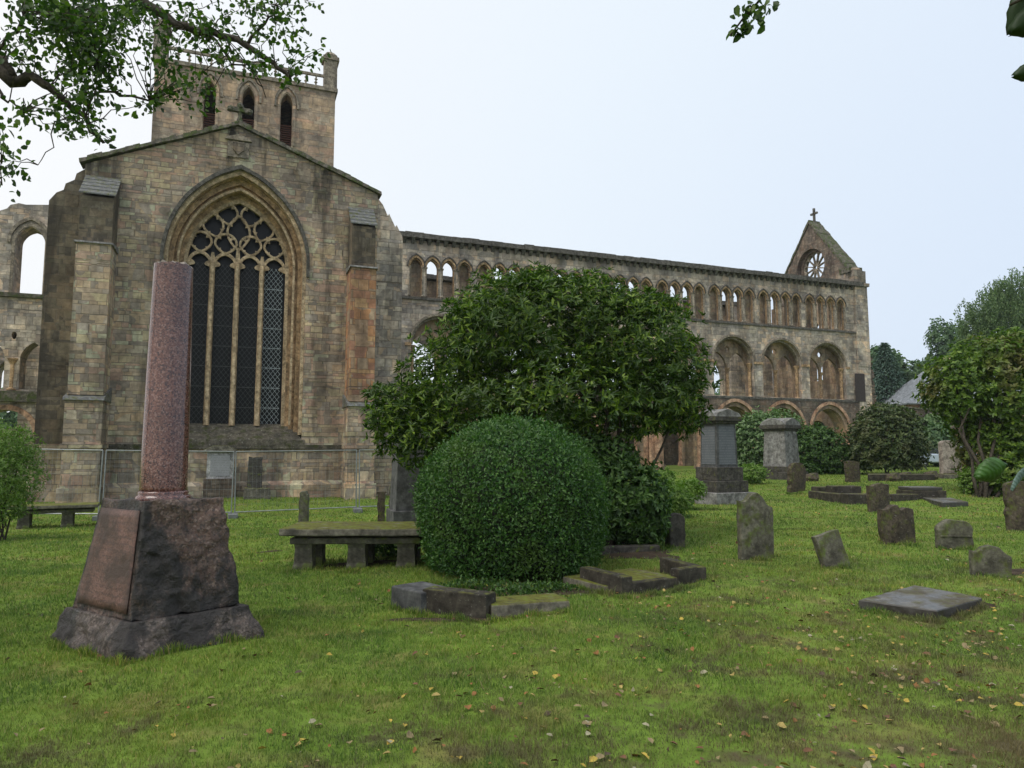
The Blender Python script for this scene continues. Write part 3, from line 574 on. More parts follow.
# buttresses
def nbutt(x0, x1, mat, mlow):
    g = G(); g.box(x0, x1, -1.05, 0, 9.05, 10.75); g.hexa([(x0, -1.05, 10.75), (x1, -1.05, 10.75), (x1, 0, 10.75), (x0, 0, 10.75)], [(x0, -.95, 10.8), (x1, -.95, 10.8), (x1, 0, 11.75), (x0, 0, 11.75)])
    b = part(g, 'buttress', 'dark')
    g = G()
    for i in range(5):
        t = i / 5; y = -1.12 + t * 1.0; z = 10.82 + t * .96; g.hexa([(x0 - .06, y, z), (x1 + .06, y, z), (x1 + .06, y + .26, z + .2), (x0 - .06, y + .26, z + .2)], [(x0 - .06, y, z + .05), (x1 + .06, y, z + .05), (x1 + .06, y + .26, z + .25), (x0 - .06, y + .26, z + .25)])
    part(g, 'weathering', 'slate', b)
    g = G(); g.hexa([(x0 - .08, -1.32, 8.98), (x1 + .08, -1.32, 8.98), (x1 + .08, 0, 8.98), (x0 - .08, 0, 8.98)], [(x0 - .08, -1.30, 9.05), (x1 + .08, -1.30, 9.05), (x1 + .08, 0, 9.2), (x0 - .08, 0, 9.2)]); part(g, 'ledge', 'cap_grey', b, jitter=.02)
    g = G(); g.box(x0 - .02, x1 + .02, -1.25, 0, 3.6, 9.0); part(g, 'shaft', mat, b)
    g = G(); g.hexa([(x0 - .1, -1.5, 3.4), (x1 + .1, -1.5, 3.4), (x1 + .1, 0, 3.4), (x0 - .1, 0, 3.4)], [(x0 - .1, -1.46, 3.5), (x1 + .1, -1.46, 3.5), (x1 + .1, 0, 3.95), (x0 - .1, 0, 3.95)]); part(g, 'ledge', 'slate', b)
    g = G(); g.box(x0 - .05, x1 + .05, -1.4, 0, ZB, 3.42); g.box(x0 - .1, x1 + .1, -1.47, 0, 1.75, 1.9); g.box(x0 - .12, x1 + .12, -1.55, 0, ZB, .4); part(g, 'base', mlow, b)
nbutt(-5.55, -4.5, 'pier', 'wall'); nbutt(4.0, 4.95, 'orange', 'wall')
def ebutt(x0, x1, z0, z1, mat, mlow):  # z0 outer top, z1 inner top
    g = G(); xs = sorted((x0, x1)); zo = dict([(x0, z0), (x1, z1)])
    g.plate([[(xs[0], 1.8), (xs[1], 1.8)] + ([(xs[1], zo[xs[1]])] + [(xs[1] + (xs[0] - xs[1]) * t, zo[xs[1]] + (zo[xs[0]] - zo[xs[1]]) * t + e) for t, e in ((.25, .12), (.3, -.06), (.55, .1), (.6, -.08), (.8, .06))] + [(xs[0], zo[xs[0]])])], .02, 1.2)
    b = part(g, 'corner_buttress', mat)
    g = G(); e = .12; g.box(min(xs[0], xs[0] - (e if x0 < x1 else 0)), xs[1] + (e if x0 > x1 else 0), -.08, 1.25, ZB, 1.9); part(g, 'base', mlow, b)
ebutt(-6.75, -5.66, 10.75, 12.1, 'dark', 'wall'); ebutt(6.3, 5.2, 10.8, 12.4, 'nave', 'wall')
# crossing tower: hollow, four walls with lancets
TX0, TX1, TY0, TY1 = -4.9, 4.62, 11.5, 20.8; ZT = 22.6
lan = [(-2.12, .30), (-.12, .32), (1.93, .32)]
def lancet(cx, w): return pointed(cx, w, 18.95, 21.45, .62, 7)
g = G(); g.plate([[(TX0, 8), (TX1, 8), (TX1, ZT), (TX0, ZT)]] + [lancet(*l) for l in lan], TY0, TY0 + .9)
g.plate([[(TX0, 8), (TX1, 8), (TX1, ZT), (TX0, ZT)]] + [lancet(*l) for l in lan], TY1 - .9, TY1)
cy = [(13.9, .32), (16.15, .32), (18.4, .32)]
for xa in (TX0, TX1 - .9): g.plate_x([[(TY0 + .9, 8), (TY1 - .9, 8), (TY1 - .9, ZT), (TY0 + .9, ZT)]] + [lancet(*l) for l in cy], xa, xa + .9)
part(g, 'tower', 'tower')
tw = [o for o in C.objects if o.name == 'tower'][0]
g = G(); g.box(TX0 + .9, TX1 - .9, TY0 + .9, TY1 - .9, 18.3, 18.7); g.box(TX0 + .9, TX1 - .9, TY0 + .9, TY1 - .9, 22.2, 22.5); part(g, 'lancet_blackout', 'rubble', tw)  # unseen floor and ceiling slabs added so the lancets stay dark inside
for cx, w in lan:
    for yy in ((TY0 + .5),):
        g = G()
        for i in range(11): z = 19.0 + i * .13; g.hexa([(cx - w, yy - .05, z), (cx + w, yy - .05, z), (cx + w, yy + .05, z + .09), (cx - w, yy + .05, z + .09)], [(cx - w, yy - .05, z + .03), (cx + w, yy - .05, z + .03), (cx + w, yy + .05, z + .12), (cx - w, yy + .05, z + .12)])
        part(g, 'louvre', 'louvre', tw)
    g = G(); g.plate(ring(arcpath(cx, w + .05, 21.45, .70, 8, 19.0), arcpath(cx, w + .16, 21.45, .86, 8, 19.0)), TY0 - .05, TY0 + .02); part(g, 'lancet_surround', 'tower', tw)
    g = G(); g.plate(ring(arcpath(cx, w + .24, 21.45, .96, 8, 21.2), arcpath(cx, w + .36, 21.45, 1.12, 8, 21.2)), TY0 - .1, TY0 + .02); part(g, 'hood_mould', 'shaft', tw)
g = G(); g.box(TX0 - .12, TX1 + .12, TY0 - .14, TY1 + .12, ZT, ZT + .22); part(g, 'string_course', 'shaft', tw, jitter=.02)
g = G(); zr = ZT + .22
for (xa, ya, xb, yb) in [(TX0, TY0, TX1, TY0), (TX0, TY1, TX1, TY1), (TX0, TY0, TX0, TY1), (TX1, TY0, TX1, TY1)]:
    n = 17; L = math.hypot(xb - xa, yb - ya)
    for i in range(1, n):
        x = xa + (xb - xa) * i / n; y = ya + (yb - ya) * i / n
        g.box(x - .045, x + .045, y - .06, y + .06, zr, zr + .62)
        for dz in (.2, .42): g.lathe([(.02, zr + dz - .1), (.11, zr + dz), (.02, zr + dz + .1)], x, y, 6)
    g.box(min(xa, xb) - .08, max(xa, xb) + .08, min(ya, yb) - .08, max(ya, yb) + .08, zr + .6, zr + .74)
part(g, 'parapet', 'shaft', tw, jitter=.03, jscale=3)
for (x, y) in ((TX0 + .25, TY0 + .25), (TX1 - .3, TY0 + .25), (TX0 + .3, TY1 - .3), (TX1 - .3, TY1 - .3)):
    g = G(); g.box(x - .36, x + .36, y - .36, y + .36, ZT + .1, ZT + 1.95); g.box(x - .46, x + .46, y - .46, y + .46, ZT + 1.92, ZT + 2.12); g.lathe([(.42, ZT + 2.1), (.45, ZT + 2.25), (.3, ZT + 2.45), (.1, ZT + 2.55)], x, y, 8)
    part(g, 'pinnacle', 'shaft', tw, jitter=.05, jscale=3)
# nave
NY = 12.5; K = 8; BC = [11.37 + 4.4 * k for k in range(K)]; HZ = [-1.545, -.515, .515, 1.545]
def nave_front(x0, x1, centers, name='nave_wall'):
    top = jag((x1, 14.6), (x0, 14.6), 60, .0)
    # wall stands on piers: outline follows the arcade openings
    ol = [(x0, ZB)]
    for c in centers:
        a = pointed(c, 1.85, ZB, 3.2, 2.0, 10); ol += [a[0]] + a[2:][::-1] + [a[1]]
    ol += [(x1, ZB)] + top
    loops = [ol]
    for c in centers:
        loops.append(roundp(c, 1.80, 5.62, 8.15, 20))
        for h in HZ: loops.append(pointed(c + h, .40, 11.08, 12.95, .56, 7))
    g = G(); g.plate(loops, NY, NY + .4); return part(g, name, 'nave')
nv = nave_front(4.6, 45.15, BC)
def bay_back(c):
    g = G(); loops = [[(c - 2.2, 5.0), (c + 2.2, 5.0), (c + 2.2, 10.85), (c - 2.2, 10.85)]]
    for d in (-.90, .90): loops.append(pointed(c + d, .83, 5.6, 7.7, 1.2, 8))
    loops.append([(c + .22 * math.cos(a), 9.15 + .22 * math.sin(a)) for a in np.linspace(0, 2 * math.pi, 12, endpoint=False)])
    g.plate(loops, NY + .75, NY + .95); g.plate([[(c - 2.2, 5.0), (c + 2.2, 5.0), (c + 2.2, 10.85), (c - 2.2, 10.85)], roundp(c, 1.74, 5.6, 8.15, 20)], NY + .4, NY + .749)
    tf = part(g, 'triforium_arch', 'ochre')
    g = G(); g.plate(ring([(c + 1.66 * math.cos(a), 8.15 + 1.66 * math.sin(a)) for a in np.linspace(math.pi, 0, 20)], [(c + 1.80 * math.cos(a), 8.15 + 1.80 * math.sin(a)) for a in np.linspace(math.pi, 0, 20)]), NY + .2, NY + .4)
    g.plate(ring([(c + 1.81 * math.cos(a), 8.15 + 1.81 * math.sin(a)) for a in np.linspace(math.pi, 0, 20)], [(c + 1.96 * math.cos(a), 8.15 + 1.96 * math.sin(a)) for a in np.linspace(math.pi, 0, 20)]), NY - .07, NY + .01); part(g, 'archivolt', 'shaft', tf)
    g = G(); colonnette(g, c, NY + .75, 5.6, 7.75, .10, .3)
    for s_ in (-1, 1): colonnette(g, c + s_ * 1.66, NY + .35, 5.6, 8.1, .12, .3); g.box(c + s_ * 2.0 - .19, c + s_ * 2.0 + .19, NY - .08, NY + .25, 8.02, 8.2)
    part(g, 'column', 'carved', tf)
    g = G(); loops = [[(c - 2.2, 10.87), (c + 2.2, 10.87), (c + 2.2, 14.6), (c - 2.2, 14.6)]]
    for h in HZ[1:3]: loops.append(pointed(c + h, .42, 11.1, 12.95, .56, 7))
    g.plate(loops, NY + .4, NY + .62); cl = part(g, 'clerestory_arch', 'ochre')
    g = G()
    for h in HZ:
        g.plate(ring(arcpath(c + h, .40, 12.95, .56, 8, 12.9), arcpath(c + h, .50, 12.95, .70, 8, 12.9)), NY - .04, NY + .1)
        g.plate(ring(arcpath(c + h, .34, 12.95, .48, 8, 11.1), arcpath(c + h, .395, 12.95, .55, 8, 11.1)), NY + .14, NY + .24)
    part(g, 'moulding', 'carved', cl)
    g = G()
    for h in HZ: g.plate(ring(arcpath(c + h, .51, 12.95, .715, 8, 12.95), arcpath(c + h, .57, 12.95, .80, 8, 12.95)), NY - .09, NY + .01)
    part(g, 'hood_mould', 'cornice', cl)
    g = G()
    for h in HZ:
        for s_ in (-1, 1): colonnette(g, c + h + s_ * .41, NY + .02, 11.1, 12.95, .055, .14)
    part(g, 'colonnette', 'shaft', cl)
    g = G(); loops = [[(c - 2.2, 4.98), (c - 2.2, ZB)] + [pointed(c, 1.55, ZB, 3.2, 1.65, 10)[0]] + pointed(c, 1.55, ZB, 3.2, 1.65, 10)[2:][::-1] + [pointed(c, 1.55, ZB, 3.2, 1.65, 10)[1]] + [(c + 2.2, ZB), (c + 2.2, 4.98)]]
    g.plate(loops, NY + .4, NY + 1.15)
    g.plate(ring(arcpath(c, 1.60, 3.2, 1.7, 10, 3.1), arcpath(c, 1.84, 3.2, 1.98, 10, 3.1)), NY + .1, NY + .4)
    ar = part(g, 'arcade_arch', 'ochre')
    g = G(); g.plate(ring(arcpath(c, 1.85, 3.2, 2.0, 10, 3.1), arcpath(c, 2.08, 3.2, 2.25, 10, 3.1)), NY - .08, NY + .02); part(g, 'archivolt', 'carved_pink', ar)
    g = G(); x = c + 2.2
    for dx, dy, r in ((-.52, .55, .2), (-.34, .12, .2), (0, -.08, .26), (.34, .12, .2), (.52, .55, .2)):
        g.lathe([(r * 1.5, ZB), (r * 1.5, .55), (r * 1.2, .7), (r, .8), (r, 2.75), (r * 1.05, 2.8), (r * 1.05, 2.86), (r, 2.9), (r * 1.35, 3.1), (r * 1.45, 3.2), (r * 1.45, 3.26), (r * .3, 3.3)], x + dx, NY + dy, 12)
    part(g, 'clustered_pier', 'carved_pink', ar)
    return [tf, cl, ar]
n0 = len(C.objects); first = list(C.objects)
for c in BC: bay_back(c)
g = G(); g.box(4.6, 45.2, NY - .12, NY + .02, 10.86, 11.0); g.box(4.6, 45.2, NY - .10, NY + .02, 5.42, 5.58); part(g, 'string_course', 'cornice', nv, jitter=.03, jscale=1.5)
g = G(); g.plate([[(4.6, 3.25)] + [p for c in BC for p in arcpath(c, 2.09, 3.2, 2.26, 10)] + [(45.15, 3.25), (45.15, 5.4), (4.6, 5.4)]], NY - .06, NY - .001); part(g, 'rubble_spandrel', 'rubble')
g = G(); rr = random.Random(5)
x = 4.6
while x < 45.4:
    w = rr.uniform(.5, .8); e = rr.uniform(-.03, .03); g.box(x, x + w * .985, NY - .34 + rr.uniform(-.02, .02), NY + 1.1, 14.66, 14.98 + e)
    if rr.random() < .25: g.box(x + .1, x + w * .6, NY + .1, NY + .8, 14.98, 15.0 + rr.uniform(.04, .12))
    x += w
x = 4.9
while x < 45.3: g.hexa([(x - .10, NY - .05, 14.36), (x + .10, NY - .05, 14.36), (x + .10, NY, 14.36), (x - .10, NY, 14.36)], [(x - .12, NY - .28, 14.655), (x + .12, NY - .28, 14.655), (x + .12, NY, 14.655), (x - .12, NY, 14.655)]); x += .52
part(g, 'corbel_table', 'cornice', nv, jitter=.02, jscale=3)
# infill, end pier and turret, south wall (copies of the north bays)
g = G(); g.box(4.6, BC[0] - 2.2, NY + .4, NY + 1.15, ZB, 14.6); g.box(BC[-1] + 2.2, 45.15, NY + .4, NY + 1.15, ZB, 14.6); part(g, 'wall_core', 'nave', nv)
new = [o for o in C.objects if o not in first]
ob_nv_front = nv
def copy_tree(o, parent):
    c = o.copy(); C.objects.link(c); c.parent = parent
    for ch in [q for q in list(C.objects) if q.parent == o]: copy_tree(ch, c)
    return c
SDY = 10.6
for o in [ob_nv_front] + [o for o in new if o.parent == abbey and not o.name.startswith('triforium_arch')]:
    # the south wall is the north wall turned round, so its mouldings face away
    c = copy_tree(o, abbey); c.location = (54.95 - .0, 2 * NY + SDY, 0); c.rotation_euler = (0, 0, math.pi)
    c.location = (4.6 + 45.15, 2 * NY + SDY + 0.0, 0)
g = G(); g.box(45.15, 46.45, NY - .15, NY + 1.6, 8.3, 14.7); g.box(45.05, 46.6, NY - .25, NY + 1.7, 14.7, 14.95); g.box(45.15, 46.4, NY - .1, NY + 1.5, 14.95, 16.0); g.lathe([(.72, 15.9), (.74, 16.15), (.5, 16.3), (.1, 16.38)], 45.78, NY + .65, 8)
g.box(45.15, 46.45, NY - .12, NY + 1.6, ZB, 8.3); tr_ = part(g, 'corner_turret', 'nave', jitter=.05, jscale=1.5)
g = G(); rr = random.Random(3)
for i in range(60):
    z = 5.3 + i * .06; w = rr.uniform(.05, .75) * (1 - .5 * i / 60); g.box(46.3, 46.45 + w, NY + rr.uniform(-.05, .2), NY + rr.uniform(.9, 1.4), z, z + rr.uniform(.1, .28))
part(g, 'broken_masonry', 'rubble', tr_, jitter=.06, jscale=5)
g = G(); g.box(44.75, 45.75, NY - .135, NY - .11, 5.5, 7.7); part(g, 'doorway', 'wood_dark', tr_)
g = G(); g.plate([[(5, ZB)] + [(46, ZB)] + jag((46, 3.3), (5, 3.6), 60, .12, 9)], NY + 13.5, NY + 14.1); part(g, 'aisle_wall', 'rubble')
# west front wall and gable with rose window
c0, c1 = NY + 1.15, NY + 9.45
rc = NY + 4.45
circ = lambda cy_, cz_, r, n=28: [(cy_ + r * math.cos(2 * math.pi * i / n), cz_ + r * math.sin(2 * math.pi * i / n)) for i in range(n)]
gout = [(c0 - .6, 14.6), (c0 - .55, 16.3)] + [(c0 - .55 + (rc - .05 - c0 + .55) * t, 16.3 + (21.25 - 16.3) * t) for t in (.33, .66)] + [(rc - .05, 21.25), (rc + 4.5, 15.3), (rc + 4.5, 14.6)]
g = G(); g.plate_x([gout, circ(rc, 17.35, 1.55)], 45.2, 45.6); gb = part(g, 'west_gable', 'rubble')
g = G(); g.plate_x([circ(rc, 17.35, 1.75), circ(rc, 17.35, 1.35)], 45.6, 46.2); g.plate_x([[(rc - 3.3, 15), (rc + 3.5, 15), (rc, 20.6)], circ(rc, 17.35, 1.56)], 45.61, 46.3); part(g, 'gable_core', 'rubble', gb)
g = G(); loops = [circ(rc, 17.35, 1.40)]
for i in range(12):
    a = 2 * math.pi * i / 12; ca, sa = math.cos(a), math.sin(a); lp = []
    for r, w in ((.30, .02), (.55, .10), (.85, .19), (1.05, .24), (1.2, .20), (1.28, .08), (1.28, -.08), (1.2, -.20), (1.05, -.24), (.85, -.19), (.55, -.10), (.30, -.02)): lp.append((rc + r * ca - w * sa, 17.35 + r * sa + w * ca))
    loops.append(lp)
loops.append(circ(rc, 17.35, .17, 10)); g.plate_x(loops, 45.75, 45.95); part(g, 'rose_window', 'shaft', gb)
g = G()
def copx(a, b, n, seed):
    rr = random.Random(seed)
    for i in range(n):
        t0, t1 = i / n, (i + .97) / n; ya, za = a[0] + (b[0] - a[0]) * t0, a[1] + (b[1] - a[1]) * t0; yb, zb = a[0] + (b[0] - a[0]) * t1, a[1] + (b[1] - a[1]) * t1; e = rr.uniform(-.04, .04)
        g.hexa([(45.1, ya, za - .05), (45.1, yb, zb - .05), (46.4, yb, zb - .05), (46.4, ya, za - .05)], [(45.1, ya, za + .2 + e), (45.1, yb, zb + .2 + e), (46.4, yb, zb + .2 + e), (46.4, ya, za + .2 + e)])
copx((c0 - .6, 16.25), (rc - .05, 21.2), 14, 1); copx((rc - .05, 21.2), (rc + 4.55, 15.3), 14, 2); g.box(45.05, 46.45, c0 - .9, c0 + .1, 15.9, 16.35); part(g, 'gable_coping', 'coping', gb, jitter=.05, jscale=3)
g = G(); g.box(45.7, 45.86, rc - .13, rc + .03, 21.3, 22.55); g.box(45.7, 45.86, rc - .42, rc + .32, 22.0, 22.16); part(g, 'gable_cross', 'cornice', gb)
g = G(); g.plate_x([[(c0, ZB), (c1, ZB), (c1, 14.58), (c0, 14.58)], [(y, z) for y, z in roundp(rc, 1.0, .5, 3.2, 12)], [(y, z) for y, z in pointed(rc, .8, 7.5, 11.5, 1.2, 8)]], 45.25, 46.25); part(g, 'west_wall', 'ochre')
# choir wall to the east of the tower
ol = [(-19, ZB), (TX0, ZB), (TX0, 14.3), (-9.6, 14.35), (-10.6, 14.25), (-10.9, 14.3), (-11.25, 14.15), (-11.4, 13.95), (-11.9, 13.7), (-12.4, 13.85), (-13.5, 13.2), (-15, 13.3), (-16.5, 12.2), (-17.5, 12.0), (-19, 10.4)]
tri = [-11.62, -9.85, -13.4, -15.2]
g = G(); loops = [ol, pointed(-10.28, .62, 9.6, 12.25, .85, 9), pointed(-15.0, .62, 9.6, 12.0, .7, 9)]
for t in tri: loops.append(pointed(t, .56, 4.75, 6.2, .95, 8))
for t in (-10.72, -12.5): loops.append([(t + .12 * math.cos(a), 7.45 + .2 * math.sin(a)) for a in np.linspace(0, 2 * math.pi, 10, endpoint=False)])
loops.append(roundp(-10.9, 1.25, ZB + .3, 2.45, 14)); loops.append(roundp(-15, 1.25, ZB + .3, 2.45, 14))
g.plate(loops, NY, NY + 1.1); ch_ = part(g, 'choir_wall', 'nave', jitter=.03)
g = G(); g.plate(ring(arcpath(-10.28, .66, 12.25, .9, 9, 9.6), arcpath(-10.28, .80, 12.25, 1.08, 9, 9.6)), NY - .06, NY + .05); g.plate(ring(arcpath(-10.28, .86, 12.25, 1.2, 9, 12.2), arcpath(-10.28, 1.0, 12.25, 1.38, 9, 12.2)), NY - .12, NY + .02); part(g, 'window_surround', 'shaft', ch_)
g = G(); g.box(-19, TX0, NY - .16, NY + .02, 9.38, 9.56); g.box(-19, TX0, NY - .3, NY + .02, 4.1, 4.65); part(g, 'string_course', 'coping', ch_, jitter=.08, jscale=2)
g = G()
for t in (-10.72, -12.5): g = G(); colonnette(g, t, NY + .1, 4.7, 6.3, .14, .3); part(g, 'column', 'carved', ch_)
g = G(); g.plate(ring([(-10.9 + 1.25 * math.cos(a), 2.45 + 1.25 * math.sin(a)) for a in np.linspace(math.pi, 0, 18)], [(-10.9 + 1.5 * math.cos(a), 2.45 + 1.5 * math.sin(a)) for a in np.linspace(math.pi, 0, 18)]), NY - .07, NY + .02); part(g, 'archivolt', 'carved_pink', ch_)
g = G(); g.plate([[(-19, ZB), (TX0, ZB), (TX0, 12.5), (-10.6, 12.5), (-10.75, 12.1), (-11.1, 12.1), (-11.25, 11.7), (-11.55, 11.7), (-11.7, 11.3), (-12.0, 11.2), (-12.1, 8), (-19, 8)], pointed(-13.3, .6, 3, 6.3, 1, 8), pointed(-11.4, .32, 9.9, 10.6, .4, 8), pointed(-11.2, .55, 4.2, 6.1, 1, 8)], NY + 9.5, NY + 10.4); part(g, 'choir_south_wall', 'nave', ch_, jitter=.05)
# ------------------------------------------------------------ churchyard boundary wall beyond the west end
def wloc(s, D): return AX * s + AN * D
bw = empty('boundary_wall', tuple(wloc(49.5, 42.2)), ang, 'old mossy stone wall running west from the ruined nave corner', 'wall')
g = G(); top = jag((6, 4.85), (-2.7, 5.3), 24, .12, 4); g.plate([[(-2.7, ZB), (6, ZB)] + top], -.3, .3); part(g, 'wall', 'rubble', bw, jitter=.03)
g = G(); 
for i in range(22): x = -2.7 + i * .4; z = 5.3 - .45 * i / 22; g.box(x, x + .38, -.4, .4, z - .05, z + .1 + .05 * random.random())
part(g, 'coping', 'coping', bw, jitter=.08, jscale=3)
#PART2
# ------------------------------------------------------------ vegetation builders
def blob_points(lobes, n, shell=(.72, 1.05)):
    """lobes: (cx,cy,cz,rx,ry,rz); random points in the outer shell of the union, with outward normals"""
    L = np.array(lobes, float); a = np.array([l[3] * l[4] + l[3] * l[5] + l[4] * l[5] for l in L]); Ps = []; Ns = []; tot = 0
    while tot < n:
        k = RNG.choice(len(L), 4000, p=a / a.sum()); d = unit(RNG.normal(size=(4000, 3)))
        lump = 1 + .13 * np.sin(d[:, 0] * 7 + k) * np.sin(d[:, 2] * 6 + 2 * k) + .10 * np.sin(d[:, 1] * 13 + d[:, 2] * 11 + k)
        r = RNG.uniform(shell[0], shell[1], 4000) * lump
        P = L[k, :3] + d * L[k, 3:] * r[:, None]; N = unit(d / L[k, 3:])
        q = np.full(4000, False)
        for j, l in enumerate(L):
            q |= ((((P - l[:3]) / l[3:])**2).sum(1) < (shell[0] * .93)**2) & (k != j)
        P, N = P[~q], N[~q]; Ps.append(P); Ns.append(N); tot += len(P)
    return np.concatenate(Ps)[:n], np.concatenate(Ns)[:n]
def foliage(name, lobes, n, L, W, mat, parent, per=1, spread=.6, droop=0.0, zmin=None, shell=(.72, 1.05), up=.25, fill=.25, origin=None):
    P, N = blob_points(lobes, int(n * (1 - fill)), shell)
    if fill: P2, N2 = blob_points(lobes, int(n * fill), (.30, .8)); P = np.concatenate([P, P2]); N = np.concatenate([N, N2])
    if per > 1:   # whorls of leaves round a shoot
        P = np.repeat(P, per, 0); A = np.repeat(N, per, 0) + np.array([0, 0, up]); A = unit(A); D = unit(RNG.normal(size=A.shape)); D = unit(D - A * (D * A).sum(1)[:, None] * .8 + A * .45)
        NN = A + RNG.normal(size=A.shape) * .2
    else:
        D = unit(N * .6 + RNG.normal(size=N.shape) * spread + np.array([0, 0, up])); NN = N + RNG.normal(size=N.shape) * .5
    D = D + np.array([0, 0, -droop]); m = len(P)
    if zmin is not None: k = P[:, 2] > zmin; P, D, NN = P[k], D[k], NN[k]; m = len(P)
    if origin is not None: P = P - np.array(origin)
    V, Fc = leaves(P, D, L * RNG.uniform(.6, 1.25, m), W * RNG.uniform(.7, 1.2, m), .2, NN)
    return npmesh(name, V, Fc, mat, parent)
def pl(px, py, Y, rx, ry, rd):       # lobe from a place in the view and its real depth
    c = at(px, py, Y); return (c.x, c.y, c.z, rx / F * Y, rd, ry / F * Y)
def off(lobes, o): return [(a - o[0], b - o[1], c - o[2], d, e, f) for a, b, c, d, e, f in lobes]
def woody(name, o, stems, parent, r0=.08, n=7):
    g = G()
    for p, r in stems: g.tube([Vector(q) - Vector(o) for q in p], r, n)
    return g.build(name, M['bark'], parent, smooth=True)
def wiggle(a, b, n, amp, seed=0, sag=0):
    rr = random.Random(seed); a, b = Vector(a), Vector(b); out = []
    for i in range(n + 1):
        t = i / n; p = a.lerp(b, t); k = math.sin(math.pi * t)
        p += Vector((rr.uniform(-amp, amp), rr.uniform(-amp, amp), rr.uniform(-amp, amp) + sag)) * k; out.append(p)
    return out
def plant(name, label, cat, lobes, n, L, W, mat, base, group=None, stems=6, stem_r=.03, fname='foliage', sname='stem', **k):
    o = Vector(base); e = empty(name, o, 0, label, cat, group)
    foliage(fname, off(lobes, o), n, L, W, M[mat], e, **k)
    st = []; rr = random.Random(len(lobes) * 7 + n)
    for i in range(stems):
        l = lobes[i % len(lobes)]; t = Vector((l[0] + rr.uniform(-.5, .5) * l[3], l[1] + rr.uniform(-.5, .5) * l[4], l[2] + rr.uniform(-.2, .6) * l[5]))
        a = o + Vector((rr.uniform(-.1, .1), rr.uniform(-.1, .1), -.08)) * (1 + stem_r * 10); p = wiggle(a, t, 5, .12 * (t - a).length ** .5, i); st.append((p, [stem_r * (1 - .14 * j) for j in range(6)]))
    woody(sname, o, st, e); return e

# clipped dome shrub in the foreground
bc = gp(511, 585); bc = Vector((bc.x * 1.13, bc.y + 1.28, 0)); bc.z = g1(bc.x, bc.y)
dome = empty('clipped_shrub', bc, 0, 'dense dome-shaped clipped green shrub growing out of an old kerbed grave', 'shrub')
def dome_r(t):   # radius against height 0..1
    return np.where(t < .45, 1.20 + .14 * np.sin(np.clip(t / .45, 0, 1) * math.pi / 2), 1.34 * np.sqrt(np.clip(1 - ((t - .45) / .55)**2, 0, 1)) ** 1.05)
DH = 2.04
def dome_pts(n, k0, k1):
    d = unit(RNG.normal(size=(n * 2, 3))); d = d[d[:, 2] > -.35][:n]
    th = np.arctan2(d[:, 1], d[:, 0]); z = (d[:, 2] + .35) / 1.35; t = np.clip(z, 0, 1); t = 1 - (1 - t)**1.15
    rr = dome_r(t); lump = 1 + .018 * np.sin(th * 3 + 1) + .022 * np.sin(th * 5 + t * 8) + .03 * np.sin(th * 17 + 3 * np.sin(t * 19)) * np.sin(t * 23 + 2 * np.sin(th * 7)) + .016 * np.sin(t * 40 + th * 11) * np.sin(th * 31)
    k = RNG.uniform(k0, k1, len(th)) * lump
    P = np.stack([rr * np.cos(th) * k, rr * np.sin(th) * k, .04 + DH * t * (1 + (k - 1) * .8)], 1)
    N = unit(np.stack([np.cos(th) * rr, np.sin(th) * rr, 1.6 * (t - .42)], 1)); return P, N
P, N = dome_pts(40000, .94, 1.015); P2, N2 = dome_pts(9000, .86, .95); P3, N3 = dome_pts(1800, 1.0, 1.085); P = np.concatenate([P, P2, P3]); N = np.concatenate([N, N2, N3]); m = len(P)
V, Fc = leaves(P, N * .35 + RNG.normal(size=N.shape) * .55 + np.array([0, 0, .25]), .043 * RNG.uniform(.5, 1.5, m), .025 * RNG.uniform(.7, 1.2, m), .2, N + RNG.normal(size=N.shape) * .45)
npmesh('foliage', V, Fc, M['lf_box'], dome)
g = G(); g.lathe([(float(dome_r(np.array(t))) * .86, .02 + DH * .9 * t) for t in np.linspace(0, .99, 10)], 0, 0, 24); g.build('filler_core', M['dark_fill'], dome, smooth=True)  # solid dark filler added inside the leaf shell to block see-through

# big laurel tree behind it
lb = gp(603, 548); lb.z = g1(lb.x, lb.y); LY = 13.6
laurel = empty('laurel_tree', lb, 0, 'wide glossy evergreen laurel tree spreading over the dome-shaped shrub', 'tree')
LL = [pl(545, 332, LY, 88, 52, 1.7), pl(487, 342, LY - .3, 52, 42, 1.4), pl(628, 348, LY, 70, 52, 1.5), pl(505, 305, LY + .2, 42, 30, 1.0), pl(580, 305, LY + .1, 50, 30, 1.1), pl(442, 380, LY - .2, 38, 36, 1.1), pl(668, 380, LY - .3, 36, 38, 1.1),
      pl(402, 412, LY - .3, 30, 26, .8), pl(392, 425, LY - .5, 22, 26, .6), pl(560, 400, LY - .4, 95, 42, 1.8), pl(480, 412, LY - .4, 68, 36, 1.5), pl(645, 400, LY - .4, 46, 28, 1.2), pl(425, 440, LY - .5, 36, 24, .9), pl(678, 412, LY - .5, 24, 22, .8), pl(540, 285, LY, 26, 14, .6), pl(645, 310, LY, 30, 18, .8), pl(468, 318, LY - .2, 22, 14, .6), pl(380, 398, LY - .3, 14, 12, .4)]
foliage('foliage', off(LL, lb), 9800, .135, .036, M['lf_laurel'], laurel, per=7, up=.5, shell=(.66, 1.15), fill=.30, droop=.05)
st = []
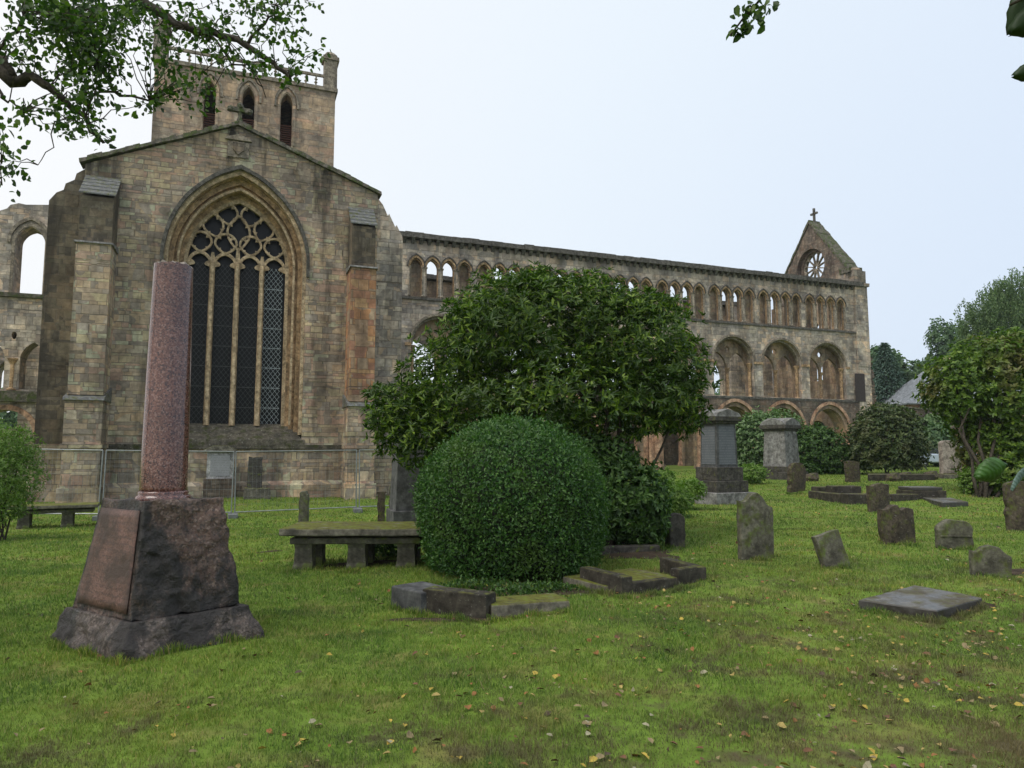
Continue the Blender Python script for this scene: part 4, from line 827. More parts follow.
for i, (tx, ty, yy, r) in enumerate([(560, 350, LY, .11), (500, 360, LY - .2, .085), (640, 370, LY, .09), (430, 400, LY - .3, .06), (600, 320, LY + .1, .07), (680, 410, LY - .4, .05), (540, 400, LY - .5, .06), (470, 430, LY - .5, .05), (395, 415, LY - .4, .035)]):
    a = lb + Vector((random.uniform(-.22, .18), random.uniform(-.2, .2), -.1)); b = at(tx, ty, yy); mid = a.lerp(b, .35) + Vector((0, 0, .35)); p = wiggle(a, mid, 3, .08, i) + wiggle(mid, b, 4, .2, i + 9)[1:]; st.append((p, [r * (1 - .11 * j) for j in range(len(p))]))
woody('trunk', lb, st, laurel)
# understorey to its right
ub = gp(640, 546); UY = ub.y
plant('understorey_shrub', 'dark leafy shrub filling the shade under the right side of the laurel tree', 'shrub', [pl(628, 500, UY, 38, 40, .7), pl(600, 520, UY + .1, 30, 30, .6), pl(645, 500, UY, 22, 20, .5), pl(640, 525, UY, 26, 18, .5), pl(608, 462, UY + .3, 28, 26, .5), pl(585, 450, UY + .4, 24, 20, .5)], 3600, .105, .042, 'lf_under', ub, per=4, zmin=.03, up=.2, fill=.2)
plant('weed_clump', 'light green bushy weeds beside the base of the tall stepped monument', 'plant', [pl(672, 500, 17.5, 18, 16, .5), pl(690, 490, 19.5, 14, 10, .5), pl(655, 512, 16.5, 14, 10, .4), pl(664, 478, 19, 10, 8, .3)], 1500, .13, .035, 'lf_light', gp(674, 514), per=3, up=.8, zmin=None, stems=5, stem_r=.01)

# ------------------------------------------------------------ broken column monument
cs = gp(122, 664); bax = Vector((.72, .69, 0)).normalized(); bay_ = Vector((-.83, .56, 0)).normalized()
cw, cl_ = 1.14, 1.22
cen = cs + bax * cw / 2 + bay_ * cl_ / 2; cen.z = g1(cen.x, cen.y)
colm = empty('broken_column_monument', cen, 0, 'broken polished red granite column on a rough hewn tapering block', 'monument')
def frustum(z0, z1, k0, k1, mat, name, amp, nseg=26, sc=2.6, edge=.03, seed=0, smooth_face=None):
    bm = bmesh.new()
    def P(u, v, k, z): return Vector(bax * (u * cw / 2 * k) + bay_ * (v * cl_ / 2 * k)) + Vector((0, 0, z))
    g = G(); n = nseg
    def face(fn, flip=False):
        vs = [fn(i / n * 2 - 1, j / n * 2 - 1) for j in range(n + 1) for i in range(n + 1)]
        g.add(vs, [(j * (n + 1) + i, j * (n + 1) + i + 1, (j + 1) * (n + 1) + i + 1, (j + 1) * (n + 1) + i) for j in range(n) for i in range(n)])
    L_ = lambda t: (k0 + (k1 - k0) * (t + 1) / 2, z0 + (z1 - z0) * (t + 1) / 2)
    face(lambda a, b: P(a, -1, *L_(b))); face(lambda a, b: P(a, 1, *L_(b))); face(lambda a, b: P(-1, a, *L_(b))); face(lambda a, b: P(1, a, *L_(b)))
    face(lambda a, b: P(a, b, k1, z1)); face(lambda a, b: P(a, b, k0, z0))
    for q, v in enumerate(g.v):
        v = Vector(v); c = Vector((0, 0, (z0 + z1) / 2)); w = amp
        nx = v.dot(bax); ny = v.dot(bay_)
        dirv = Vector((v.x, v.y, (v.z - c.z) * .8)).normalized()
        nn = mnoise.fractal((v + Vector((seed, 0, 0))) * sc, 1.0, 2.0, 5) * 1.0 + .9 * abs(mnoise.noise((v + Vector((3, seed, 0))) * sc * .7))
        if smooth_face and ny < 0 and False: w = 0
        if smooth_face:
            t = (v.z - z0) / (z1 - z0); kk = k0 + (k1 - k0) * t; uu = v.dot(Vector((bax.x, bax.y, 0))) 
            # coordinates in the skewed frame
            det = bax.x * bay_.y - bax.y * bay_.x; u_ = (v.x * bay_.y - v.y * bay_.x) / det / (cw / 2 * kk)
            if u_ < -.985: w = amp * .12
        g.v[q] = tuple(v + dirv * (nn * w - w * .3))
    me_o = g.build(name, M[mat], colm, smooth=False)
    b = bmesh.new(); b.from_mesh(me_o.data); bmesh.ops.remove_doubles(b, verts=b.verts, dist=.0008); bmesh.ops.smooth_vert(b, verts=b.verts, factor=.35, use_axis_x=True, use_axis_y=True, use_axis_z=True); bmesh.ops.recalc_face_normals(b, faces=b.faces); b.to_mesh(me_o.data); b.free()
    me_o.data.polygons.foreach_set('use_smooth', [True] * len(me_o.data.polygons)); return me_o
frustum(-.12, .27, 1.10, .87, 'plinth_granite', 'plinth', .030, 40, 6, seed=4)
ped = frustum(.265, 1.22, .81, .575, 'rough_granite', 'pedestal', .036, 64, 5.5, seed=1, smooth_face=True)
# inscribed panel on the left face, 8 mm proud
def PP(v, t): 
    k = .81 + (.575 - .81) * t; return bax * (-cw / 2 * k - .012) + bay_ * (v * cl_ / 2 * k) + Vector((0, 0, .265 + .955 * t))
g = G(); n = 12; vs = []
for j in range(n + 1):
    for i in range(n + 1):
        v = PP(-.88 + 1.72 * i / n, .06 + .86 * j / n); e = mnoise.noise(v * 5) * .006; vs.append(tuple(v - bax * e))
g.add(vs, [(j * (n + 1) + i, j * (n + 1) + i + 1, (j + 1) * (n + 1) + i + 1, (j + 1) * (n + 1) + i) for j in range(n) for i in range(n)])
o = g.build('inscription_panel', M['panel'], colm, smooth=True)
sm = o.modifiers.new('thickness', 'SOLIDIFY'); sm.thickness = .008; sm.offset = 0
g = G(); z0 = 1.20
g.lathe([(.225, z0), (.232, z0 + .02), (.225, z0 + .045), (.205, z0 + .055), (.212, z0 + .07), (.205, z0 + .085), (.20, z0 + .09)], 0, 0, 48); g.build('base_moulding', M['red_granite'], colm, smooth=True)
g = G(); n = 64; H = 2.16; prof = [(.198, z0 + .088), (.197, z0 + .12), (.193, z0 + .6), (.185, z0 + 1.2), (.174, z0 + 1.8), (.166, z0 + H)]
for r, z in []: pass
vs = []; 
for k, (r, z) in enumerate(prof):
    for i in range(n):
        a = 2 * math.pi * i / n; zz = z + (.022 * mnoise.noise(Vector((math.cos(a) * 2.5, math.sin(a) * 2.5, 1))) + .012 * mnoise.noise(Vector((math.cos(a) * 9, math.sin(a) * 9, 5))) if k == len(prof) - 1 else 0); vs.append((r * math.cos(a), r * math.sin(a), zz))
g.add(vs, [(k * n + i, k * n + (i + 1) % n, (k + 1) * n + (i + 1) % n, (k + 1) * n + i) for k in range(len(prof) - 1) for i in range(n)] + [tuple(range(n))[::-1]])
sh = g.build('column_shaft', M['red_granite'], colm, smooth=True)
g = G(); vs = [(0, 0, z0 + H + .02)]; r0 = .166
for j, k in enumerate((.35, .7, .93, 1.0)):
    for i in range(n):
        a = 2 * math.pi * i / n; e = .022 * mnoise.noise(Vector((math.cos(a) * 2.5, math.sin(a) * 2.5, 1))) + .012 * mnoise.noise(Vector((math.cos(a) * 9, math.sin(a) * 9, 5)))
        zz = z0 + H + e * k + (.03 * mnoise.noise(Vector((math.cos(a) * 4 * k, math.sin(a) * 4 * k, 8))) + .01 if k < 1 else 0); vs.append((r0 * k * math.cos(a), r0 * k * math.sin(a), zz))
g.add(vs, [(0, 1 + i, 1 + (i + 1) % n) for i in range(n)] + [(1 + j * n + i, 1 + (j + 1) * n + i, 1 + (j + 1) * n + (i + 1) % n, 1 + j * n + (i + 1) % n) for j in range(3) for i in range(n)])
g.build('broken_top', M['grave_pale'], sh)

# ------------------------------------------------------------ gravestones
def arc_top(w, h, hs, n=10):   # segmental / round top
    return [(-w / 2, -.35), (w / 2, -.35), (w / 2, hs)] + [(w / 2 * math.cos(math.pi * i / n), hs + (h - hs) * math.sin(math.pi * i / n)) for i in range(1, n)] + [(-w / 2, hs)]
def rough(lp, amp, seed, step=.08, floor=0.02):
    out = []; n = len(lp)
    for i in range(n):
        a, b = lp[i], lp[(i + 1) % n]; d = math.hypot(b[0] - a[0], b[1] - a[1]); m = max(1, int(d / step))
        for j in range(m):
            t = j / m; x, z = a[0] + (b[0] - a[0]) * t, a[1] + (b[1] - a[1]) * t
            if z > floor: x += amp * mnoise.noise(Vector((x * 7 + seed, z * 7, 0))); z += amp * mnoise.noise(Vector((x * 7, z * 7 + seed, 5)))
            out.append((x, z))
    return out
def stone(name, label, loc, outline, t, mat, rz=0, tilt=(0, 0), amp=.014, bevel=.010, cat='gravestone', group='old gravestones standing on the churchyard lawn', seed=0, extra=None, jit=.006, step=.08):
    g = G(); g.plate([rough(outline, amp * 1.6, seed, step * .7)], -t / 2, t / 2, bevel)
    o = g.build(name, M[mat], None, jitter=jit, jscale=5)
    o.location = loc; o.rotation_euler = (tilt[0], tilt[1], rz); tag(o, label, cat, group); return o
def mpp(px, py): p = gp(px, py); return p, p.y * 1.0 / F * (1 + 0.0)
p, k = mpp(756, 559); w = 36 * k
stone('gravestone', 'tall upright grey-green headstone with a humped scroll top, largest on the right lawn', p, [(-w/2, -.3), (w/2, -.3), (w/2, 50*k), (w*.40, 51*k), (w*.30, 54*k), (w*.18, 60*k), (w*.02, 65*k), (-w*.14, 64*k), (-w*.26, 58*k), (-w*.36, 56*k), (-w*.5, 57*k)], .12, 'grave_green', R(14), (0, R(.5)), .01, seed=2)
p, k = mpp(836, 567); w = 27 * k
stone('gravestone', 'small flat-topped headstone leaning to the left on the open lawn', p, [(-w/2, -.3), (w/2, -.3), (w/2, 34*k), (-w/2, 34*k)], .11, 'grave_green', R(12), (R(-6), R(-15)), .01, seed=5)
p, k = mpp(898, 543); w = 35 * k
stone('gravestone', 'short wide brown headstone with worn uneven top in front of the stepped kerb tomb', p, [(-w/2, -.3), (w/2, -.3), (w/2+.0, 32*k), (w*.3, 34*k), (w*.1, 33*k), (0, 37*k), (-w*.12, 36*k), (-w*.3, 33*k), (-w/2, 34*k)], .13, 'grave_brown', R(10), (0, R(-3)), .02, seed=8)
p, k = mpp(954.5, 549); w = 33 * k
o = stone('gravestone', 'small round-topped headstone with carved shoulders, between two square ones', p, arc_top(w, 29*k, 19*k), .12, 'grave_green', R(-4), (0, 0), .012, seed=11)
g = G(); g.plate([[(-w*.44, 12*k), (w*.44, 12*k), (w*.44, 13.5*k), (-w*.44, 13.5*k)]], -.075, -.05, .004); g.build('carved_band', M['grave_green'], o)
p, k = mpp(991, 577); w = 36 * k
stone('gravestone', 'low grey headstone with shallow arched top, nearest the right edge', p, [(-w/2, -.3), (w/2, -.3), (w/2, 21*k), (w*.38, 23*k), (w*.22, 29*k), (0, 31*k), (-w*.2, 29*k), (-w*.36, 25*k), (-w/2, 26*k)], .11, 'grave_green', R(-8), (0, 0), .012, seed=14)
p, k = mpp(1023, 531); w = 28 * k
stone('gravestone', 'tall lichen-spotted headstone cut by the right edge of the view', p, arc_top(w, 49*k, 44*k), .14, 'grave_brown', R(-8), (0, R(-1)), .02, seed=17)
p, k = mpp(879, 512); w = 22 * k
stone('gravestone', 'upright brown headstone standing against the stepped kerb tomb', p, [(-w/2, -.3), (w/2, -.3), (w/2, 27*k), (w*.1, 28*k), (-w*.2, 27*k), (-w/2, 26*k)], .14, 'grave_brown', R(12), (0, R(-1)), .02, seed=20)
p, k = mpp(675, 547); w = 17 * k
stone('gravestone', 'small narrow blackened headstone beside the shaded shrub', p, arc_top(w, 33*k, 26*k), .20, 'grave_dark', R(18), (0, R(1)), .012, seed=23, bevel=.02)
p, k = mpp(796, 492); w = 17 * k
stone('gravestone', 'small leaning headstone speckled with white lichen before the chamfered monument', p, arc_top(w, 29*k, 22*k), .22, 'grave_brown', R(16), (0, R(5)), .03, seed=26)
p, k = mpp(853, 482); w = 13 * k
stone('gravestone', 'square-topped weathered stone at the foot of the rounded shrub', p, [(-w/2, -.3), (w/2, -.3), (w/2, 20*k), (-w/2, 21*k)], .25, 'grave_brown', R(5), (0, R(-2)), .03, seed=29)
p, k = mpp(842, 489); 
# headstone behind the weeds
p, k = mpp(669, 500); w = 10 * k
stone('gravestone', 'thin pointed headstone leaning among weeds left of the tall monument', p, [(-w/2, -.3), (w/2, -.3), (w/2, 24*k), (0, 35*k), (-w/2, 26*k)], .2, 'grave_brown', R(10), (0, R(-6)), .02, seed=30)
# pale upright slab on its base
p, k = mpp(951, 478); ps = empty('upright_slab_tomb', p, R(4), 'pale rectangular memorial slab on a low base in front of the big right-hand bush', 'gravestone', 'old gravestones standing on the churchyard lawn')
w = 20 * k; g = G(); g.plate([rough([(-w/2, .2), (w/2, .2), (w*.48, 35*k), (w*.3, 37*k), (-w*.3, 37*k), (-w*.48, 35*k)], .02, 2)], -.14, .14, .03); g.build('slab', M['grave_pale'], ps)
g = G(); g.plate_z([[(-w*.72, -.45), (w*.72, -.45), (w*.72, .45), (-w*.72, .45)]], -.3, .2, .03); g.build('base', M['mossy'], ps)

# low tombs and flat slabs
def slab(name, label, pts, h, mat, cat='flat tombstone', group=None, tilt=0, lift=0, bevel=.015, amp=.012, seed=0):
    P = [gp(*q) for q in pts]; c = sum(P, Vector()) / len(P); c.z = g1(c.x, c.y)
    lp = rough([(q.x - c.x, q.y - c.y) for q in P], amp, seed, .1, -99); g = G(); g.plate_z([lp], -.08 + lift, h, bevel)
    o = g.build(name, M[mat], None, jitter=.006, jscale=4); o.location = c; tag(o, label, cat, group); return o
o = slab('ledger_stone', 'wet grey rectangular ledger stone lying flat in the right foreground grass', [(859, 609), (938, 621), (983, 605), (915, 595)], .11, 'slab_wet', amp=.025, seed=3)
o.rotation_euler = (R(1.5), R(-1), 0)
# stepped kerb tomb
p = gp(866, 500); kt = empty('stepped_kerb_tomb', p, R(8), 'low stepped stone kerb tomb behind the two brown headstones', 'tomb')
k = p.y / F
for (x0, x1, y0, y1, z0, z1, nm) in [(-38*k, 2*k, -.9, -.5, -.3, .24, 'kerb'), (-38*k, -30*k, -.48, 1.2, -.3, .22, 'kerb'), (-30*k, 0, .2, .6, -.3, .42, 'raised_block'), (-12*k, 14*k, 1.9, 2.4, -.3, .30, 'raised_block'), (18*k, 44*k, -.55, -.15, -.3, .20, 'kerb'), (-29*k, 16*k, -.48, .18, -.3, .12, 'slab')]:
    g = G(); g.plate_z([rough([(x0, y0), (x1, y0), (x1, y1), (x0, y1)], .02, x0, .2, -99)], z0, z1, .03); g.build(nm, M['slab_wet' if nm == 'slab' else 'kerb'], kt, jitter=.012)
p = gp(940, 503); k = p.y / F; ft = empty('fallen_ledger_tomb', p, R(6), 'wet fallen ledger beside a raised two-step kerb at the foot of the big bush', 'tomb')
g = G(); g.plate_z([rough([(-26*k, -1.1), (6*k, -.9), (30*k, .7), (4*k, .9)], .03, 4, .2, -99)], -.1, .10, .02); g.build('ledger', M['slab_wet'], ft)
g = G(); g.plate_z([rough([(-8*k, .95), (32*k, .95), (32*k, 1.7), (-6*k, 1.7)], .02, 5, .2, -99)], -.2, .30, .02); g.build('kerb', M['kerb'], ft)
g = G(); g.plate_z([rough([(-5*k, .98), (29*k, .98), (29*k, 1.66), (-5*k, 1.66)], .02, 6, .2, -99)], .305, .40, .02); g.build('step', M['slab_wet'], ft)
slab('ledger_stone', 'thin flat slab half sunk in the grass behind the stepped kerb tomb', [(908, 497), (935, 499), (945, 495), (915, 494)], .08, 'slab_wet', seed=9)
slab('ledger_stone', 'long low kerb edge along the far end of the lawn below the rounded shrub', [(868, 481), (935, 480), (935, 478), (868, 479)], .25, 'kerb', seed=12)
# rubble by far bush
for i, (x, y) in enumerate([(893, 481), (905, 480), (931, 479), (812, 481)]):
    p = gp(x, y); g = G(); g.lathe([(.25, -.1), (.32, .12), (.25, .3), (.06, .38)], 0, 0, 8); o = g.build('loose_stone', M['grave_brown'], None, jitter=.12, jscale=3, smooth=False); o.location = p
    tag(o, ['squat loose stone left of the pair under the rounded shrub', 'loose stone under the right edge of the rounded shrub', 'loose stone beside the gap left of the pale upright slab', 'loose stone in the weeds right of the chamfered monument'][i], 'stone', 'loose stones along the far lawn edge')

# kerbed graves round the dome shrub
def kerbblock(name, label, fpts, h, mat, depth, parent=None, seed=0, bevel=.015, amp=.012, lift=0):
    """fpts: two ground points of the near bottom edge; depth: metres away"""
    a, b = gp(*fpts[0]), gp(*fpts[1]); d = (b - a); d.z = 0; n = Vector((-d.y, d.x, 0)).normalized(); c = (a + b) / 2; L = d.length
    g = G(); g.plate_z([rough([(-L/2, 0), (L/2, 0), (L/2, depth), (-L/2, depth)], amp, seed, .1, -99)], -.1 + lift, h, bevel)
    o = g.build(name, M[mat], parent, jitter=.008, jscale=5); base = parent.location if parent else Vector(); o.location = c - base; o.rotation_euler = (0, 0, math.atan2(d.y, d.x)); 
    if label: tag(o, label, 'kerb stone', 'kerb stones of the old graves round the dome shrub')
    return o
kerbblock('kerb_stone', 'blue-grey square kerb block at the left end of the row before the dome shrub', [(391, 607), (421, 614)], .22, 'grey_granite', .42, seed=1)
kerbblock('kerb_stone', 'long brown upright kerb stone next to the blue-grey block', [(423, 612), (486, 620)], .24, 'kerb', .20, seed=2, amp=.02)
kerbblock('kerb_stone', 'thin low slab with wet dark front lying between the kerb stone and the dome shrub', [(492, 619), (570, 609)], .11, 'mossy', .42, seed=3, amp=.02)
kg = empty('kerbed_grave', gp(640, 595), 0, 'sunken kerbed grave of dark wet stone at the right foot of the dome shrub', 'grave')
for a, b, h, dp in [((580, 586), (622, 595), .22, .15), ((624, 595), (678, 587), .12, .10), ((679, 587), (697, 582), .20, .12)]: kerbblock('kerb', None, [a, b], h, 'kerb', dp, kg, seed=int(a[0]))
kerbblock('kerb', None, [(660, 573), (697, 581)], .19, 'kerb', .14, kg, seed=77); kerbblock('grave_fill', None, [(606, 592), (676, 580)], .06, 'mossy', .8, kg, seed=78)
kerbblock('kerb_stone', 'long low kerb in the soil under the shaded shrub', [(585, 556), (660, 552)], .12, 'grave_dark', .15, seed=6)

# table tombs
def table_tomb(pa, pb, h, depth, label, legs, mat='mossy', th=.14, parent=None):
    a, b = gp(*pa), gp(*pb); d = b - a; d.z = 0; L = d.length; c = (a + b) / 2; c.z = min(a.z, b.z)
    e = empty('table_tomb', c, math.atan2(d.y, d.x), label, 'tomb', 'stone table tombs')
    g = G(); g.plate_z([rough([(-L/2, -.05), (L/2, -.05), (L/2, depth), (-L/2, depth)], .02, L, .15, -99)], h - th * .75, h, .02); g.build('table_slab', M[mat], e, jitter=.012, jscale=3)
    g = G(); g.plate_z([[(-L/2 + .12, .06), (L/2 - .1, .06), (L/2 - .1, depth - .1), (-L/2 + .12, depth - .1)]], h - th - .09, h - th + .002, .02); g.build('under_slab', M['grave_green'], e)
    for x in legs:
        for y in (.1, depth - .32):
            g = G(); g.lathe([(.17, -.1), (.165, .06), (.155, .10), (.15, h - th - .15), (.165, h - th - .088)], 0, 0, 4, T=Matrix.Rotation(math.pi / 4, 4, 'Z')); o = g.build('leg', M['grave_green'], e, jitter=.02, jscale=4); o.location = (-L/2 + x, y + .1, 0); o.scale = (1.15, 1, 1)
    return e
table_tomb((279, 572), (426, 569), .60, 1.0, 'long moss-topped stone table tomb on stubby legs left of the dome shrub', (.30, 1.05, 1.75))
table_tomb((5, 530), (97, 527), .60, .8, 'low mossy table tomb beside the left bush near the church wall', (.35, 1.3, 2.2), th=.12)
plant('ivy_clump', 'dark ivy growing under and over the middle of the table tomb', 'plant', [pl(375, 553, 11.4, 22, 14, .3), pl(402, 548, 11.5, 14, 15, .3), pl(380, 538, 11.3, 10, 10, .2)], 1500, .06, .045, 'lf_under', gp(385, 566), zmin=.0, stems=3, stem_r=.008)
plant('ground_ivy', 'low creeping plants between the kerb stones and the dome shrub', 'plant', [(*gp(480, 590)[:2], .02, .5, .18, .10), (*gp(545, 592)[:2], .02, .4, .15, .08), (*gp(520, 596)[:2], .02, .3, .12, .08)], 1800, .04, .03, 'lf_light' if False else 'lf_under', gp(510, 596), zmin=-.01, stems=3, stem_r=.005)

# ------------------------------------------------------------ tall monuments
def pedestal_monument(name, label, p, rz, tiers, shaft, cap, mats, rooftop, insc=True):
    e = empty(name, p, rz, label, 'monument', 'tall pedestal monuments')
    z = -.2
    for w, h, m in tiers:
        g = G(); z1 = z + h; g.plate_z([[(-w/2, -w/2), (w/2, -w/2), (w/2, w/2), (-w/2, w/2)]], z, z1, .02); ww = w / 2 - .04
        o = g.build('step', M[m], e, jitter=.005); z = z1 - .001
    w0, w1, h = shaft; g = G(); g.hexa([(-w0/2, -w0/2, z), (w0/2, -w0/2, z), (w0/2, w0/2, z), (-w0/2, w0/2, z)], [(-w1/2, -w1/2, z + h), (w1/2, -w1/2, z + h), (w1/2, w1/2, z + h), (-w1/2, w1/2, z + h)]); g.build('die', M[mats[0]], e)
    if insc:
        for q in range(4):
            T = Matrix.Rotation(q * math.pi / 2, 4, 'Z'); g = G(); e0 = w0/2 + .012; e1 = w1/2 + .012
            g.hexa([(-w0*.40, -e0, z + .08), (w0*.40, -e0, z + .08), (w0*.40, -w0/2 + .01, z + .08), (-w0*.40, -w0/2 + .01, z + .08)], [(-w1*.40, -e1, z + h - .08), (w1*.40, -e1, z + h - .08), (w1*.40, -w1/2 + .01, z + h - .08), (-w1*.40, -w1/2 + .01, z + h - .08)])
            o = G(); o.add(g.v, g.f, T); o.build('inscription_panel', M['inscribed_grey'], e)
    z += h
    for w, h in cap: g = G(); g.plate_z([[(-w/2, -w/2), (w/2, -w/2), (w/2, w/2), (-w/2, w/2)]], z, z + h, .02); g.build('cornice', M[mats[1]], e, jitter=.006); z += h - .002
    g = G(); w = cap[-1][0] * .98; g.plate([[(-w/2, z), (w/2, z), (w*.40, z + rooftop * .45), (0, z + rooftop), (-w*.40, z + rooftop * .45)]], -w/2, w/2, .01)
    g.plate_x([[(-w/2, z), (w/2, z), (w*.38, z + rooftop * .5), (0, z + rooftop * .95), (-w*.38, z + rooftop * .5)]], -w/2 - .01, w/2 + .01, .01); g.build('cap', M['cap_grey'], e, jitter=.01)
    return e
p = gp(720, 503); k = p.y / F
m1 = pedestal_monument('pedestal_monument', 'tall dark grey pedestal monument with inscribed shaft on three broad steps', p, R(24), [(1.42, .55, 'cap_grey'), (1.18, .34, 'grave_dark'), (.98, .40, 'grave_dark')], (.78, .72, 1.30), [(.86, .08), (1.0, .14)], ['grey_granite', 'grave_dark'], .24)
g = G(); g.lathe([(.10, -.008), (.11, .0), (.0, .01)], 0, 0, 8, T=Matrix.Translation((0, -.505, .84)) @ Matrix.Rotation(math.pi / 2, 4, 'X')); 
p = gp(782, 478); 
m2 = pedestal_monument('pedestal_monument', 'chamfered pale grey pedestal monument with heavy gabled cap further back by the shrubs', p, R(38), [(1.7, .5, 'grave_dark'), (1.45, .26, 'grave_dark')], (1.2, 1.05, 1.66), [(1.18, .10), (1.36, .18)], ['cap_grey', 'grave_dark'], .35, insc=False)
p = gp(409, 529); k = p.y / F
m3 = empty('dark_obelisk_monument', p, R(20), 'dark grey square monument half hidden behind the dome shrub', 'monument', 'tall pedestal monuments')
g = G(); g.plate_z([[(-.42, -.42), (.42, -.42), (.42, .42), (-.42, .42)]], -.2, .42, .02); g.build('base', M['grey_granite'], m3)
g = G(); g.hexa([(-.36, -.36, .419), (.36, -.36, .419), (.36, .36, .419), (-.36, .36, .419)], [(-.31, -.31, 1.95), (.31, -.31, 1.95), (.31, .31, 1.95), (-.31, .31, 1.95)]); g.build('shaft', M['grey_granite'], m3)
g = G(); g.plate_z([[(-.36, -.36), (.36, -.36), (.36, .36), (-.36, .36)]], 1.949, 2.06, .02); g.hexa([(-.33, -.33, 2.055), (.33, -.33, 2.055), (.33, .33, 2.055), (-.33, .33, 2.055)], [(-.05, -.05, 2.3), (.05, -.05, 2.3), (.05, .05, 2.3), (-.05, .05, 2.3)]); g.build('cap', M['cap_grey'], m3)
# small edge-on stones near the fence
for i, (px, py, w, h, mt, lab) in enumerate([(303.5, 525, 9, 33, 'grave_green', 'narrow edge-on headstone with yellow moss on top before the fence'), (381, 526, 9, 34, 'grave_brown', 'brown flat-topped stone post seen edge-on near the fence joint'), (391.5, 526, 6, 42, 'grave_green', 'slim pointed headstone touching the dark square monument')]):
    p, k = mpp(px, py); w *= k; h *= k
    stone('gravestone', lab, p, [(-w/2, -.3), (w/2, -.3), (w/2*.9, h*.9), (w*.3, h*.92), (w*.2, h), (-w*.25, h), (-w/2*.9, h*.94)] if i != 1 else [(-w/2*.8, -.3), (w/2*.8, -.3), (w/2*.8, h*.93), (w/2*1.1, h*.95), (w/2*1.1, h), (-w/2*1.1, h), (-w/2*1.1, h*.95), (-w/2*.8, h*.93)], .4, mt, R(10), (0, 0), .012, seed=40 + i, step=.05)
# memorials against the church wall
def wl(s, D, z=None): p = AX * s + AN * D; p.z = g1(p.x, p.y) if z is None else z; return p
wm = empty('wall_memorial', wl(-.62, 29.12), ang, 'pale carved memorial panel with pediment on a rough plinth against the church wall', 'memorial')
zb = g1(*wm.location[:2]); q = -zb
g = G(); g.box(-.55, .55, -.3, .12, -.3, q + .62); g.build('plinth', M['rubble'], wm, jitter=.02)
g = G(); g.box(-.46, .46, -.14, .12, q + .622, q + 1.62); pn = g.build('panel', M['memorial'], wm)
g = G(); g.box(-.34, .34, -.155, -.139, q + .72, q + 1.50); g.build('inscription', M['inscribed_pale'], pn)
g = G(); g.plate([[(-.62, q + 1.621), (.62, q + 1.621), (.58, q + 1.70), (.25, q + 1.86), (-.25, q + 1.86), (-.58, q + 1.70)]], -.24, .12, .02); g.build('pediment', M['mossy'], wm)
p = wl(.62, 28.9); stone('gravestone', 'tall blackened headstone leaning on the church wall right of the pale memorial', p, [(-.28, -.3), (.28, -.3), (.25, 1.52), (-.25, 1.54)], .14, 'grave_dark', ang, (R(-3), 0), .015, seed=50)
p = wl(.72, 28.4); o = stone('gravestone', 'low mossy block standing before the blackened headstone', p, [(-.5, -.3), (.5, -.3), (.45, .36), (-.45, .38)], .4, 'mossy', ang, (0, 0), .03, seed=51)

# ------------------------------------------------------------ temporary fence
FP = [(-12, 0)]
fx = [wl(0, 0)] 
pts = [at(-40, 470, 20.3), at(102.5, 470, 20.9), at(234.5, 470, 21.9), at(358.5, 470, 23.4), at(485, 470, 24.6)]
def fence_panel(a, b, label, proto=None):
    a = Vector((a.x, a.y, g1(a.x, a.y))); b = Vector((b.x, b.y, g1(b.x, b.y))); d = b - a; L = math.hypot(d.x, d.y); rz = math.atan2(d.y, d.x); sl = math.atan2(d.z, L)
    e = empty('mesh_fence', a, rz, label, 'fence', 'temporary wire mesh fence panels in front of the church')
    e.rotation_euler = (0, -sl, rz); H = 2.0; x0, x1 = .05, L - .05; bx = lambda pts, r: pts
    g = G(); g.tube([(x0, 0, .16), (x1, 0, .16)], [.019] * 2, 6); g.build('bottom_rail', M['galv'], e); g = G(); g.tube([(x0, 0, H), (x1, 0, H)], [.016] * 2, 6); g.build('top_rail', M['galv'], e)
    for x in (x0, x1): g = G(); g.tube([(x, 0, .02), (x, 0, H)], [.019] * 2, 6); g.build('post', M['galv'], e)
    g = G(); n = int((x1 - x0) / .12)
    for i in range(1, n): x = x0 + (x1 - x0) * i / n; g.box(x - .0016, x + .0016, -.002, .002, .16, H)
    for i in range(1, 8): z = .16 + (H - .16) * i / 8; g.box(x0, x1, -.004, -.0005, z - .0018, z + .0018)
    g.build('wire_mesh', M['galv'], e)
    g = G(); g.plate_z([[(-.12, -.33), (.12, -.33), (.14, -.25), (.14, .25), (.12, .33), (-.12, .33), (-.14, .25), (-.14, -.25)]], -.02, .12, .015); g.build('foot', M['block'], e); return e
labs = ['leftmost mesh fence panel ending behind the left bush', 'mesh fence panel mostly hidden behind the red granite column', 'mesh fence panel across the pale wall memorial', 'mesh fence panel running behind the dark square monument']
for i in range(4): fence_panel(pts[i], pts[i + 1], labs[i])
